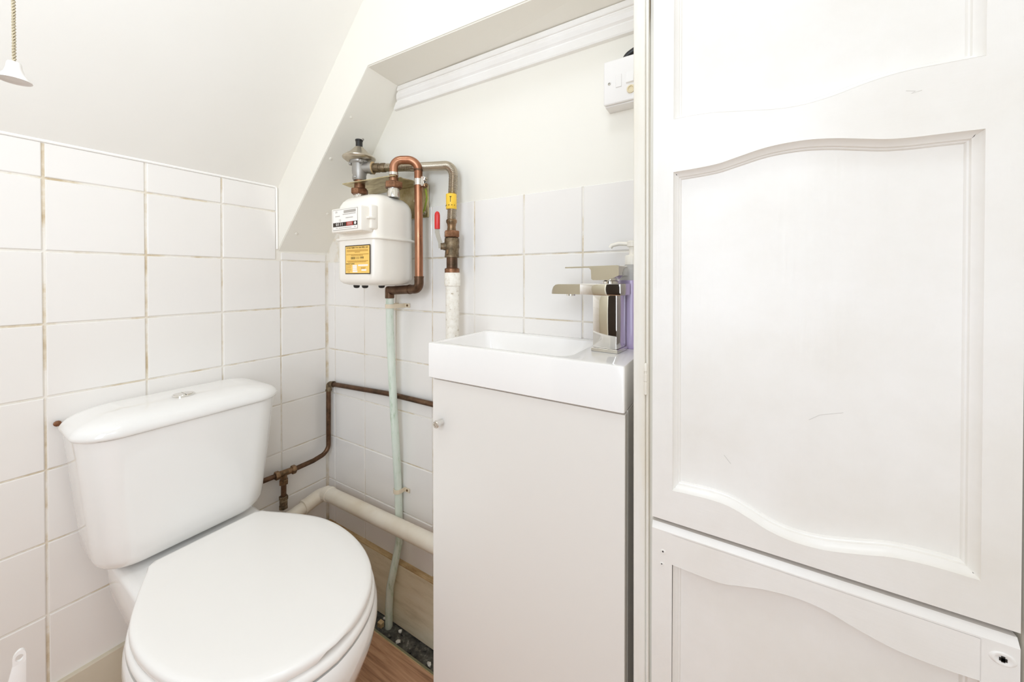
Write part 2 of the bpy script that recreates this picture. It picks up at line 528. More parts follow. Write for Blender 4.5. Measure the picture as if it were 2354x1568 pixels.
# ---- floor
fl = BM()
box(fl, (-0.08, YR-1.2, -0.08), (XR+0.08, -0.080, -0.009))
box(fl, (-0.08, -0.080, -0.08), (XR+0.08, 0.09, -0.034), mi=0)
floor = obj('floor', fl, 'board_green_grey', smooth=False)
label(floor, 'brown wood effect laminate floor ending short of the back wall', 'floor', kind='structure')
py_ = -0.0785
row = 0
while py_ > YR-1.15:
    x_ = -0.05 - (0.37*row) % 0.9
    while x_ < XR:
        a, b = max(x_, -0.0), min(x_+0.9, XR)
        if b-a > 0.02:
            p = BM(); box(p, (a+0.0004, py_-0.1236, -0.0085), (b-0.0004, py_, 0.0), 0.0006, 1)
            obj('plank', p, 'laminate_oak', floor, smooth=False)
        x_ += 0.9
    py_ -= 0.124; row += 1
e_ = BM(); box(e_, (0.0, -0.0782, -0.0085), (0.70, -0.0755, -0.0006), 0.0004, 1)
obj('edge_strip', e_, 'raw_edge', floor, smooth=False)
e_ = BM(); box(e_, (0.0, -0.0755, -0.03), (0.70, -0.062, -0.012), 0.001, 1)
obj('underlay_strip', e_, 'board_green_grey', floor, smooth=False)
# rubble in the open channel
rb = BM()
nx, ny = 90, 10
rnd = random.Random(3)
g = [[rb.verts.new((0.0+0.70*i/nx, -0.062+0.062*j/ny, -0.027+0.006*rnd.random()+0.003*math.sin(i*0.7+j))) for j in range(ny+1)] for i in range(nx+1)]
for i in range(nx):
    for j in range(ny): rb.faces.new((g[i][j], g[i+1][j], g[i+1][j+1], g[i][j+1]))
r_ = obj('rubble', rb, 'rubble_dark', floor, smooth=True, angle=60); r_['kind'] = 'stuff'
for k in range(16):
    c = BM(); px = rnd.uniform(0.30, 0.66); py2 = rnd.uniform(-0.055, -0.02); rr = rnd.uniform(0.003, 0.0075)
    bmesh.ops.create_icosphere(c, subdivisions=1, radius=rr, matrix=Matrix.Translation((px, py2, -0.0215)) @ Matrix.Diagonal((1.2, 0.9, 0.6, 1)))
    for vv_ in c.verts: vv_.co += V((rnd.uniform(-1, 1), rnd.uniform(-1, 1), rnd.uniform(-1, 1)))*rr*0.25
    obj('stone', c, 'rubble_dark' if k % 4 else 'plaster_warm', floor, smooth=False)
# offcut of bright wood beside the pipe
c = BM(); box(c, (0.322, -0.049, -0.024), (0.338, -0.036, -0.008), 0.001, 1)
obj('wood_offcut', c, 'raw_edge', floor, smooth=False)

# ---- skirting boards
sk = BM(); box(sk, (0.012, -0.0145, -0.022), (0.70, 0.004, 0.163), 0.0012, 1)
skb = obj('baseboard_back', sk, 'skirting_beige', smooth=False)
label(skb, 'worn beige skirting board below the back wall tiles', 'skirting board', kind='structure')
sk = BM(); box(sk, (0.012, -0.0150, 0.1632), (0.70, 0.003, 0.1680), 0.0008, 1)
obj('raw_top_edge', sk, 'raw_edge', skb, smooth=False)
sk = BM(); box(sk, (-0.004, YR, 0.0), (0.0115, 0.0, 0.163), 0.002, 2)
label(obj('baseboard_left', sk, 'skirting_left_paint', smooth=False), 'cream painted skirting board on the left wall by the toilet', 'skirting board', kind='structure')

# ------------------------------------------------------------------ door frame and panelled door
YD = -0.210
fp = BM()
prof = [(1.1015, YD+0.012), (1.1015, YD+0.001), (1.1025, YD), (1.1165, YD), (1.1178, YD+0.001), (1.1182, YD+0.0045), (1.1192, YD+0.0045), (1.1196, YD+0.0008), (1.1205, YD), (1.1222, YD), (1.1228, YD+0.001), (1.1230, YD+0.012)]
prism(fp, prof, lambda p: (p[0], p[1], 0.0), lambda p: (p[0]-0.006*1.0, p[1], ZC))
frame_l = obj('trim_2', fp, 'frame_paint', smooth=True, angle=25)
label(frame_l, 'narrow cream door frame post between basin and panelled door', 'door frame', kind='structure')
pw = BM(); box(pw, (1.120, YD+0.012, 0.0), (1.126, 0.003, ZC))
label(obj('wall_niche', pw, 'plaster_warm', smooth=False), 'thin side wall of the basin niche behind the door frame', 'wall', kind='structure')
gp = BM(); box(gp, (1.1180, YD+0.006, 0.0), (1.1195, YD+0.02, ZC-0.3))  # brown strip running along the groove of the post
obj('frame_groove', gp, 'groove_brown', frame_l, smooth=False)
hg = BM()
lathe(hg, [(0.0014, 0), (0.0024, 0.001), (0.0024, 0.0185), (0.0016, 0.019), (0.0016, 0.0195), (0.0024, 0.020), (0.0024, 0.030), (0.0018, 0.0305), (0.0018, 0.034), (0.0024, 0.0345), (0.0024, 0.045), (0.0012, 0.0465)], (1.1170, YD-0.0012, 0.849), (0, 0, 1), 12)
hinge = obj('hinge', hg, 'frame_paint', frame_l)
hg = BM(); lathe(hg, [(0.0021, 0), (0.0021, 0.005)], (1.1170, YD-0.0011, 0.8625), (0, 0, 1), 10)
obj('hinge_pin', hg, 'hole_black', hinge)

jr = BM(); box(jr, (1.4695, YD, 0.0), (XR+0.001, YD+0.05, ZC), 0.002, 2)
label(obj('trim_3', jr, 'frame_paint', smooth=False), 'door frame post right of the panelled door', 'door frame', kind='structure')
hd = BM(); box(hd, (1.118, YD+0.001, 1.975), (1.475, YD+0.05, ZC), 0.002, 2)
label(obj('trim_4', hd, 'frame_paint', smooth=False), 'door frame head above the panelled door', 'door frame', kind='structure')
bd = BM(); box(bd, (1.124, YD+0.05, 0.0), (XR, YD+0.056, ZC))  # dark sheet stands in for the shade seen through the door gaps
label(obj('gap_shade_sheet', bd, 'gap_shade', smooth=False), 'dark sheet behind the panelled door for the shade in its gaps', 'wall', kind='structure')

def smooth_curve(pts, n=8):
    P = [V((a, b, 0)) for a, b in pts]
    P = [P[0]*2-P[1]]+P+[P[-1]*2-P[-2]]
    out = []
    for i in range(1, len(P)-2):
        for k in range(n):
            t = k/n
            a, b, c, d = P[i-1], P[i], P[i+1], P[i+2]
            q = 0.5*((2*b)+(c-a)*t+(2*a-5*b+4*c-d)*t*t+(3*b-a-3*c+d)*t**3)
            out.append((q.x, q.y))
    out.append((P[-2].x, P[-2].y))
    return out
X0p, X1p = 1.1532, 1.4405
W_TOP = smooth_curve([(X0p, 1.2425), (1.176, 1.2425), (1.202, 1.2405), (1.232, 1.2355), (1.260, 1.2305), (1.281, 1.2280), (1.302, 1.2283), (1.326, 1.2320), (1.348, 1.2375), (1.369, 1.2415), (1.389, 1.2430), (1.415, 1.2425), (X1p, 1.2420)])
W_MIDT = smooth_curve([(X0p, 1.1685), (1.182, 1.1695), (1.207, 1.1715), (1.227, 1.1760), (1.255, 1.1825), (1.277, 1.1850), (1.302, 1.1850), (1.326, 1.1820), (1.349, 1.1770), (1.370, 1.1725), (1.390, 1.1705), (1.409, 1.1700), (X1p, 1.1690)])
W_MIDB = smooth_curve([(X0p, 0.7185), (1.178, 0.7200), (1.204, 0.7205), (1.224, 0.7180), (1.244, 0.7105), (1.266, 0.7015), (1.292, 0.6970), (1.321, 0.6985), (1.351, 0.7055), (1.373, 0.7115), (1.390, 0.7140), (1.415, 0.7150), (X1p, 0.7140)])
W_LOW = smooth_curve([(X0p+0.001, 0.6130), (1.184, 0.6125), (1.213, 0.6130), (1.236, 0.6190), (1.262, 0.6258), (1.293, 0.6295), (1.321, 0.6270), (1.344, 0.6200), (1.373, 0.6130), (1.393, 0.6110), (1.419, 0.6110), (X1p+0.001, 0.6125)])

def offset(poly, d):
    n = len(poly); out = []
    for i in range(n):
        a = V(poly[i-1]); b = V(poly[i]); c = V(poly[(i+1) % n])
        e1 = (b-a); e2 = (c-b)
        if e1.length < 1e-9 or e2.length < 1e-9: out.append(tuple(b)); continue
        e1.normalize(); e2.normalize()
        n1 = V((-e1.y, e1.x)); n2 = V((-e2.y, e2.x))
        m = n1+n2
        m /= max(m.dot(m)/2, 0.3)
        out.append((b.x+m.x*d, b.y+m.y*d))
    return out

def at_x(curve, x_):
    for (a, b), (c, d) in zip(curve[:-1], curve[1:]):
        if a-1e-9 <= x_ <= c+1e-9: return b+(d-b)*(x_-a)/max(c-a, 1e-9)
    return curve[0][1] if x_ < curve[0][0] else curve[-1][1]
def strip_solid(bm, lo, hi, ya, yb):
    """slab between two curves given as (x, z), front face at ya"""
    xs = sorted({round(p[0], 5) for p in list(lo)+list(hi)})
    rings = [[V((q, ya, at_x(lo, q))), V((q, ya, at_x(hi, q))), V((q, yb, at_x(hi, q))), V((q, yb, at_x(lo, q)))] for q in xs]
    loft(bm, rings)

def wavy_leaf(root, z0, z1, panels, inset=0.0150):
    """stiles, rails with shaped edges, mouldings and panels of one door leaf; panels = [(bottom curve, top curve)] from the bottom up"""
    xa, xb = 1.1262, 1.4665
    yb = YD+0.022
    def fa(p): return (p[0], YD, p[1])
    def fb(p): return (p[0], yb, p[1])
    for a, b in ((xa, X0p), (X1p, xb)):
        s = BM(); box(s, (a, YD, z0), (b, yb, z1))
        obj('stile', s, 'gloss_paint', root, smooth=False)
    edges = [[(X0p, z0), (X1p, z0)]]
    for lo, hi in panels: edges += [lo, hi]
    edges.append([(X0p, z1), (X1p, z1)])
    for i in range(0, len(edges), 2):
        lo, hi = edges[i], edges[i+1]
        s = BM(); strip_solid(s, lo, hi, YD, yb)
        obj('rail', s, 'gloss_paint_across', root, smooth=True, angle=30)
    for lo, hi in panels:
        out = list(lo)+list(hi)[::-1]       # counter-clockwise seen from the front
        if out[-1] == out[0]: out.pop()
        s = BM()
        rings = []
        for d, y in ((0.0, YD-0.0002), (0.0004, YD+0.0025), (0.0022, YD+0.0062), (0.0058, YD+0.0090), (0.0064, YD+0.0120), (0.0078, YD+0.0126), (0.0090, YD+0.0145), (0.0092, YD+0.0170)):
            rings.append([V((a, y, b)) for a, b in offset(out, d)])
        loft(s, rings, False, False)
        obj('moulding', s, 'gloss_paint_across', root, smooth=True, angle=28)
        s = BM(); strip_solid(s, [(a, b+0.0085) for a, b in lo], [(a, b-0.0085) for a, b in hi], YD+inset, YD+0.0218)
        obj('panel', s, 'gloss_paint', root, smooth=False)

d1 = thing('door_1', (1.125, YD, 0.6735), 'upper leaf of the white panelled cupboard door with wavy panels', 'door', kind='structure')
wavy_leaf(d1, 0.6735, 1.970, [(W_MIDB, W_MIDT), (W_TOP, [(X0p, 1.86), (X1p, 1.86)])])
d2 = thing('door_2', (1.125, YD, 0.01), 'lower leaf of the white panelled cupboard door below the dark gap', 'door', kind='structure')
wavy_leaf(d2, 0.012, 0.6555, [([(X0p, 0.11), (X1p, 0.11)], W_LOW)], 0.0168)
s = BM()
prism(s, [(YD, 0.6553), (YD, 0.6575), (YD+0.0050, 0.6655), (YD+0.022, 0.6655), (YD+0.022, 0.6553)], lambda p: (1.1262, p[0], p[1]), lambda p: (1.4665, p[0], p[1]))
obj('chamfered_top_edge', s, 'gloss_paint_across', d2, smooth=False)
for px, pz, rr in ((1.1415, 0.6265, 0.0022), (1.1400, 0.6085, 0.0016)):
    s = BM(); lathe(s, [(rr*1.9, 0), (rr*1.7, 0.0006), (rr*0.9, 0.0008)], (px, YD+0.0001, pz), (0, -1, 0), 12)
    q = obj('screw_filler', s, 'gloss_paint', d2)
    s = BM(); lathe(s, [(rr*0.55, 0), (rr*0.5, 0.0003)], (px-0.0004, YD-0.0007, pz+rr*0.5), (0, -1, 0), 7)
    obj('screw_hole', s, 'hole_black', q)
s = BM()
loft(s, [[V((1.4555+0.0095*k*math.cos(t), YD-y, 0.6425+0.0068*k*math.sin(t))) for t in [2*PI*i/20 for i in range(20)]] for k, y in ((1.0, 0.0), (0.85, 0.0011), (0.62, 0.0012), (0.5, 0.0006))])
q = obj('latch_patch', s, 'gloss_paint', d2)
s = BM(); box(s, (1.4527, YD-0.0010, 0.6408), (1.4580, YD-0.0004, 0.6440)); box(s, (1.4540, YD-0.0010, 0.6398), (1.4566, YD-0.0004, 0.6455))
obj('latch_hole', s, 'hole_black', q, smooth=False)
# pencil scuffs on the upper leaf
def scuff(pts, r=0.00016):
    s = BM(); tube(s, pts, r, 5); return s
obj('pencil_mark', scuff([(1.384, YD-0.0001, 1.2215), (1.391, YD-0.0001, 1.2195), (1.388, YD-0.0001, 1.2175), (1.396, YD-0.0001, 1.2190)]), 'pencil', d1)
obj('pencil_mark', scuff([(1.306, YD+0.0148, 0.8450), (1.316, YD+0.0148, 0.8530), (1.338, YD+0.0148, 0.8600)], 0.00016), 'pencil', d1)
obj('pencil_mark', scuff([(1.216, YD+0.0148, 0.779), (1.224, YD+0.0148, 0.769)], 0.0002), 'pencil', d1)

# ------------------------------------------------------------------ toilet
TY = -0.415
HW = [(0.208, 0.094), (0.2135, 0.1035), (0.23, 0.1095), (0.28, 0.133), (0.34, 0.157), (0.38, 0.1675), (0.425, 0.1715), (0.465, 0.1700), (0.505, 0.1645), (0.54, 0.1560), (0.57, 0.1455), (0.6035, 0.1285), (0.634, 0.1045), (0.656, 0.078), (0.669, 0.052), (0.6775, 0.026), (0.6810, 0.0)]
side = smooth_curve(HW, 4)
outl = resample([(a, TY+b, 0) for a, b in side], 40)
outl2 = [V((p.x, 2*TY-p.y, 0)) for p in outl[::-1][1:]]
OUT = [(p.x, p.y) for p in outl+outl2]          # closed outline, front = +X, starts and ends at the hinge edge
OUT = OUT[::-1]
def osc(poly, sx, sy, cx=0.40, dx=0.0): return [(cx+(a-cx)*sx+dx, TY+(b-TY)*sy) for a, b in poly]

toilet = thing('toilet', (0.40, TY, 0.0), 'white close coupled toilet with closed lid against the tiled wall', 'toilet')
pn = BM()
rings = []
for z, sx, sy, cx in ((0.398, 1.0, 1.0, 0.40), (0.4005, 1.018, 1.028, 0.40), (0.392, 1.034, 1.048, 0.40), (0.372, 1.036, 1.055, 0.40), (0.345, 1.015, 1.03, 0.39), (0.30, 0.955, 0.95, 0.37), (0.245, 0.86, 0.82, 0.35), (0.18, 0.76, 0.68, 0.34), (0.10, 0.69, 0.58, 0.33), (0.03, 0.71, 0.60, 0.33), (0.0, 0.72, 0.62, 0.33)):
    rings.append(lift(osc(OUT, sx, sy, cx), z))
loft(pn, rings)
rings = []
for z, x0, x1, hw, r in ((0.0, 0.06, 0.34, 0.085, 0.03), (0.12, 0.05, 0.34, 0.085, 0.03), (0.25, 0.035, 0.36, 0.105, 0.03), (0.33, 0.03, 0.38, 0.126, 0.03), (0.395, 0.03, 0.38, 0.130, 0.025), (0.402, 0.033, 0.37, 0.128, 0.024), (0.405, 0.040, 0.36, 0.122, 0.02)):
    rings.append(lift(rrect(x0, x1, TY-hw, TY+hw, r), z))
loft(pn, rings)
obj('pan', pn, 'ceramic', toilet, angle=50)
stt = BM()
rings = [lift(osc(OUT, a, b), z) for z, a, b in ((0.4020, 1.00, 1.00), (0.4035, 1.015, 1.022), (0.4090, 1.021, 1.031), (0.4150, 1.015, 1.022), (0.4185, 1.002, 1.003), (0.4190, 0.97, 0.96))]
loft(stt, rings)
obj('seat', stt, 'seat_plastic', toilet, angle=60)
ld = BM()
def notch(p, z):
    t = max(0.0, 1-(abs(p[1]-(TY+0.002))/0.030)**6) if p[0] > 0.60 else 0.0
    return z+0.0072*t
rings = [[V((a, b, notch((a, b), z))) for a, b in osc(OUT, s, t)] for z, s, t in ((0.4225, 0.97, 0.97), (0.4225, 0.998, 0.998), (0.4240, 1.003, 1.003))]
rings += [lift(osc(OUT, s, t), z) for z, s, t in ((0.4325, 1.002, 1.002), (0.4360, 0.996, 0.994), (0.4380, 0.984, 0.98), (0.4392, 0.95, 0.94), (0.4400, 0.80, 0.78), (0.4405, 0.4, 0.4))]
loft(ld, rings)
obj('lid', ld, 'seat_plastic', toilet, angle=60)
for s_ in (-1, 1):
    h = BM(); lathe(h, [(0.011, 0.4045), (0.012, 0.406), (0.012, 0.424), (0.009, 0.428)], (0.2075, TY+s_*0.0775, 0), (0, 0, 1), 16)
    obj('hinge', h, 'seat_plastic', toilet)

CYc = -0.4245
ct = BM()
rings = []
for z, i in ((0.4165, 0.034), (0.4190, 0.020), (0.4260, 0.009), (0.4360, 0.003), (0.448, 0.0)):
    t = (z-0.4165)/(0.702-0.4165)
    rings.append((z, i, t))
for t in (0.25, 0.5, 0.75, 1.0): rings.append((0.4165+t*(0.702-0.4165), 0.0, t))
rr = []
for z, i, t in rings:
    x1 = 0.174+0.016*t-i; hw = 0.150+0.0275*(t**0.9)-i
    rr.append(lift(rrect(0.022+i*0.5, x1, CYc-hw, CYc+hw, (0.058-i*0.4, 0.012, 0.012, 0.058-i*0.4), 10), z))
loft(ct, rr)
obj('cistern', ct, 'ceramic', toilet, angle=60)
cd = BM()
rr = []
for z, i in ((0.7030, 0.006), (0.7045, 0.001), (0.7090, -0.001), (0.7160, 0.0), (0.7240, 0.004), (0.7310, 0.011), (0.7365, 0.022), (0.7400, 0.036), (0.7420, 0.052), (0.743, 0.07)):
    ring = []
    for a, b in rrect(0.012+i*0.35, 0.197-i*0.8, CYc-0.1835+i, CYc+0.1835-i, (max(0.062-i*0.45, 0.006), max(0.034-i*0.35, 0.006), max(0.034-i*0.35, 0.006), max(0.062-i*0.45, 0.006)), 10):
        ring.append(V((a, b, z-0.0075*abs((b-CYc)/0.18)**3*max(0, (z-0.71)/0.03))))
    rr.append(ring)
loft(cd, rr)
obj('cistern_lid', cd, 'ceramic', toilet, angle=60)
fb_ = BM(); lathe(fb_, [(0.0200, 0.7405), (0.0200, 0.7445), (0.0185, 0.7458), (0.0175, 0.7452)], (0.112, -0.430, 0), (0, 0, 1), 32)
fbo = obj('flush_button', fb_, 'chrome', toilet)
for s_ in (-1, 1):
    h = BM()
    pts = [(0.112+0.0165*math.cos(t)*1.0, -0.430+s_*(0.0008+0.0165*math.sin(t))) for t in [PI*k/16 for k in range(17)]]
    loft(h, [lift(pts, 0.7445), lift(pts, 0.7462), lift([(0.112+(a-0.112)*0.9, -0.430+(b+0.430)*0.93) for a, b in pts], 0.7467)])
    obj('button_half', h, 'chrome', fbo, angle=30)
q = BM(); lathe(q, [(0.0035, 0.0), (0.0050, 0.008), (0.0060, 0.009), (0.0058, 0.012), (0.002, 0.0135)], (0.0008, -0.6050, 0.7135), (1, 0, 0), 10)
obj('rusty_screw', q, 'union_bronze', toilet)
for sy in (-0.530, -0.316):
    bt = BM()
    lathe(bt, [(0.014, 0.0), (0.014, 0.003), (0.006, 0.004), (0.006, 0.012)], (0.10, sy, 0.4120), (0, 0, -1), 16)
    lathe(bt, [(0.008, 0.0), (0.013, 0.004), (0.0145, 0.012), (0.012, 0.02), (0.005, 0.026)], (0.10, sy, 0.4045), (0.15, 0, -1), 14)
    box(bt, (0.084, sy-0.003, 0.386), (0.116, sy+0.003, 0.398), 0.0015, 1)
    obj('cistern_wing_nut', bt, 'dull_chrome', toilet, angle=40)

# ------------------------------------------------------------------ basin, cabinet, tap, bottle
cabinet = thing('basin_cabinet', (0.89, -0.10, 0.0), 'slim white vanity cabinet with one door under the basin', 'cabinet')
c = BM(); box(c, (0.6955, -0.1885, 0.0), (1.0865, -0.002, 0.8135), 0.0008, 1)
obj('carcass', c, 'cabinet_white', cabinet, smooth=False)
c = BM(); box(c, (0.6955, -0.2070, 0.03), (1.0865, -0.1905, 0.8112), 0.0010, 2)
cdoor = obj('door', c, 'cabinet_white', cabinet, smooth=False)
kb = BM(); lathe(kb, [(0.0052, -0.001), (0.0052, 0.002), (0.0045, 0.004), (0.0045, 0.0125), (0.0072, 0.0135), (0.0078, 0.016), (0.0078, 0.0185), (0.0064, 0.0205), (0.0052, 0.0205), (0.0046, 0.0192), (0.0020, 0.0192)], (0.7215, -0.207, 0.7275), (0, -1, 0), 24)
obj('knob', kb, 'chrome', cdoor)

basin = thing('basin', (0.887, -0.10, 0.815), 'small rectangular white wash basin on the slim cabinet', 'basin')
bs = BM()
n_ = 6
bx = (0.6885, 1.0868, -0.2135, -0.0008)
rings = [lift(rrect(bx[0]+0.002, bx[1]-0.002, bx[2]+0.002, bx[3], 0.003, n_), 0.8150), lift(rrect(*bx, 0.003, n_), 0.8165),
         lift(rrect(*bx, 0.003, n_), 0.8845), lift(rrect(bx[0]+0.0008, bx[1]-0.0008, bx[2]+0.0008, bx[3], 0.003, n_), 0.8862), lift(rrect(bx[0]+0.0022, bx[1]-0.0022, bx[2]+0.0022, bx[3]-0.001, 0.003, n_), 0.8868),
         lift(rrect(0.702, 0.9905, -0.1985, -0.022, (0.03, 0.012, 0.012, 0.03), n_), 0.8868), lift(rrect(0.704, 0.9885, -0.1965, -0.024, (0.03, 0.012, 0.012, 0.03), n_), 0.8855),
         lift(rrect(0.708, 0.975, -0.1925, -0.028, (0.03, 0.012, 0.012, 0.03), n_), 0.873), lift(rrect(0.716, 0.950, -0.186, -0.034, (0.03, 0.016, 0.016, 0.03), n_), 0.8445), lift(rrect(0.735, 0.925, -0.17, -0.05, 0.025, n_), 0.838), lift(rrect(0.80, 0.87, -0.13, -0.09, 0.018, n_), 0.835)]
loft(bs, rings)
obj('bowl', bs, 'basin_white', basin, angle=35)
dr = BM(); lathe(dr, [(0.020, 0.8352), (0.020, 0.8375), (0.015, 0.8385), (0.013, 0.8372)], (0.835, -0.11, 0), (0, 0, 1), 24)
obj('waste_ring', dr, 'chrome', basin)

tap = thing('basin_tap', (1.032, -0.102, 0.8868), 'square chrome mixer tap on the basin deck', 'tap')
RT = Matrix.Translation((1.032, -0.102, 0)) @ Matrix.Rotation(math.radians(-6), 4, 'Z') @ Matrix.Translation((-1.032, 0.102, 0))
def rot_bm(bm):
    bmesh.ops.transform(bm, matrix=RT, verts=bm.verts); return bm
t_ = BM(); box(t_, (1.0070, -0.1270, 0.8868), (1.0570, -0.0770, 0.8935), 0.0008, 1)
obj('base_plate', rot_bm(t_), 'chrome', tap, smooth=False)
t_ = BM(); box(t_, (1.0095, -0.1245, 0.8935), (1.0545, -0.0795, 0.9885), 0.0012, 2)
obj('pillar', rot_bm(t_), 'chrome', tap, angle=35)
t_ = BM(); box(t_, (0.9840, -0.1265, 0.9885), (1.0620, -0.0775, 1.0095), 0.0015, 2)
obj('spout_block', rot_bm(t_), 'chrome', tap, angle=35)
t_ = BM()
pr_ = [(0.985, 0.9890), (0.985, 1.0080), (0.937, 1.0075), (0.931, 1.0062), (0.9265, 1.0025), (0.9235, 0.9955), (0.9228, 0.9895), (0.924, 0.9885)]
prism(t_, pr_, lambda p: (p[0], -0.1245, p[1]), lambda p: (p[0], -0.0795, p[1]))
obj('spout', rot_bm(t_), 'chrome', tap, angle=25)
t_ = BM(); lathe(t_, [(0.009, 0), (0.009, 0.004), (0.0065, 0.005)], (0.953, -0.102, 0.9890), (0, 0, -1), 16)
obj('aerator', rot_bm(t_), 'chrome', tap)
t_ = BM(); lathe(t_, [(0.015, 0), (0.015, 0.004), (0.011, 0.006), (0.011, 0.0145)], (1.034, -0.102, 1.0095), (0, 0, 1), 20)
obj('cartridge_neck', rot_bm(t_), 'chrome', tap)
t_ = BM()
pr_ = [(0.9525, 1.0405), (1.0550, 1.0420), (1.0580, 1.0405), (1.0580, 1.0240), (1.0385, 1.0160), (1.0100, 1.0155), (1.0065, 1.0180), (1.0055, 1.0345), (1.0020, 1.0382), (0.9525, 1.0380)]
prism(t_, pr_, lambda p: (p[0], -0.1245, p[1]), lambda p: (p[0], -0.0795, p[1]))
obj('lever_handle', rot_bm(t_), 'chrome', tap, angle=25)

bottle = thing('soap_bottle', (1.0605, -0.048, 0.8868), 'lilac soap bottle with pale pump standing behind the chrome tap', 'bottle')
b_ = BM(); lathe(b_, [(0.022, 0.0), (0.0245, 0.003), (0.025, 0.01), (0.025, 0.128), (0.0245, 0.1285)], (1.0605, -0.048, 0.8870), (0, 0, 1), 32)
obj('body', b_, 'liquid_purple', bottle)
b_ = BM(); lathe(b_, [(0.0245, 0.0), (0.0245, 0.014), (0.022, 0.022), (0.016, 0.028), (0.011, 0.030)], (1.0605, -0.048, 1.0156), (0, 0, 1), 32)
obj('shoulder', b_, 'clear_plastic', bottle)
b_ = BM()
lathe(b_, [(0.0135, 0.0), (0.0135, 0.016), (0.0115, 0.018), (0.006, 0.019), (0.006, 0.034), (0.010, 0.035), (0.010, 0.044), (0.007, 0.046)], (1.0605, -0.048, 1.0450), (0, 0, 1), 24)
tube(b_, [(1.0605, -0.048, 1.0845), (1.035, -0.050, 1.0865), (1.022, -0.051, 1.0835), (1.019, -0.051, 1.079)], 0.004, 10)
obj('pump', b_, 'pump_white', bottle, angle=50)

# ------------------------------------------------------------------ gas meter installation
meter = thing('gas_meter', (0.394, -0.105, 1.0), 'cream domestic gas meter with yellow label on the back wall', 'gas meter')
mx0, mx1, my0, my1 = 0.315, 0.473, -0.175, -0.035
def mring(i, z, k=0.0):
    # bowed front like a pressed steel case
    ring = []
    for a, b in rrect(mx0+i, mx1-i, my0+i, my1-i, (0.030, 0.030, 0.026, 0.030), 8):
        ring.append(V((a, b, z)))
    return ring
mb = BM()
loft(mb, [mring(0.0, 1.1215), mring(0.0, 1.195), mring(0.0015, 1.2085), mring(0.006, 1.2195), mring(0.014, 1.2290), mring(0.026, 1.2355), mring(0.042, 1.2390), mring(0.058, 1.240)])
obj('upper_case', mb, 'meter_cream', meter, angle=60)
mb = BM()
loft(mb, [mring(0.060, 0.9990), mring(0.034, 0.9995), mring(0.018, 1.0010), mring(0.008, 1.0045), mring(0.0025, 1.0095), mring(0.0, 1.0170), mring(0.0, 1.036), mring(0.0, 1.1185)])
obj('lower_case', mb, 'meter_cream', meter, angle=60)
mb = BM()
loft(mb, [mring(-0.0005, 1.1165), mring(-0.0045, 1.1172), mring(-0.0052, 1.1190), mring(-0.0052, 1.1212), mring(-0.0045, 1.1226), mring(-0.0005, 1.1232)])
obj('seam_flange', mb, 'meter_cream', meter, angle=60)
ib = BM(); box(ib, (0.3475, -0.2060, 1.1335), (0.4640, -0.1700, 1.1945), 0.0035, 3)
ibo = obj('index_box', ib, 'meter_cream', meter, angle=60)
ib = BM(); box(ib, (0.4560, -0.1815, 1.1400), (0.4700, -0.1600, 1.2000), 0.004, 3); box(ib, (0.4560, -0.190, 1.1640), (0.4725, -0.170, 1.1690), 0.0015, 2)
obj('index_box_flange', ib, 'meter_cream', meter, angle=60)
# dial plate
yp = -0.2062
def flat(name, x0, x1, z0, z1, mat, parent, y=yp, t=0.0004):
    q = BM(); box(q, (x0, y-t, z0), (x1, y, z1)); return obj(name, q, mat, parent, smooth=False)
flat('dial_border', 0.3555, 0.4532, 1.1392, 1.1905, 'print_grey', ibo)
flat('dial_plate', 0.3568, 0.4520, 1.1404, 1.1892, 'print_white', ibo, yp-0.0003)
yq = yp-0.0006
flat('counter_strip', 0.3568, 0.4520, 1.1478, 1.1580, 'print_black', ibo, yq)
flat('counter_red_zone', 0.4110, 0.4370, 1.1482, 1.1576, 'print_red', ibo, yq-0.0003)
text_obj('0111', 0.0098, (0.3840, yq-0.0008, 1.1528), FACE_Y, 'print_white', ibo, 'counter_digits', sx=1.5)
text_obj('111', 0.0095, (0.4240, yq-0.0008, 1.1528), FACE_Y, 'print_white', ibo, 'counter_digits', sx=1.2)
q = BM(); lathe(q, [(0.0038, 0), (0.0036, 0.0004)], (0.4450, yq-0.0004, 1.1532), (0, -1, 0), 16)
obj('counter_dial', q, 'print_white', ibo)
text_obj('CE', 0.0075, (0.3850, yq-0.0002, 1.1628), FACE_Y, 'print_grey', ibo, 'lettering')
text_obj('U6', 0.0075, (0.3700, yq-0.0002, 1.1845), FACE_Y, 'print_grey', ibo, 'lettering')
bars = BM()      # blurred small print on the dial plate
box(bars, (0.4000, yq-0.0004, 1.1800), (0.4470, yq, 1.1870))
for zz, a, b in ((1.1770, 0.396, 0.447), (1.1680, 0.408, 0.437), (1.1738, 0.366, 0.383), (1.1440, 0.368, 0.376), (1.1440, 0.380, 0.432), (1.1440, 0.441, 0.448)):
    xx = a
    while xx < b-0.001:
        box(bars, (xx, yq-0.0004, zz-0.0009), (xx+0.0024, yq, zz+0.0009)); xx += 0.0032
o = obj('small_print', bars, 'print_grey', ibo, smooth=False); o['kind'] = 'stuff'
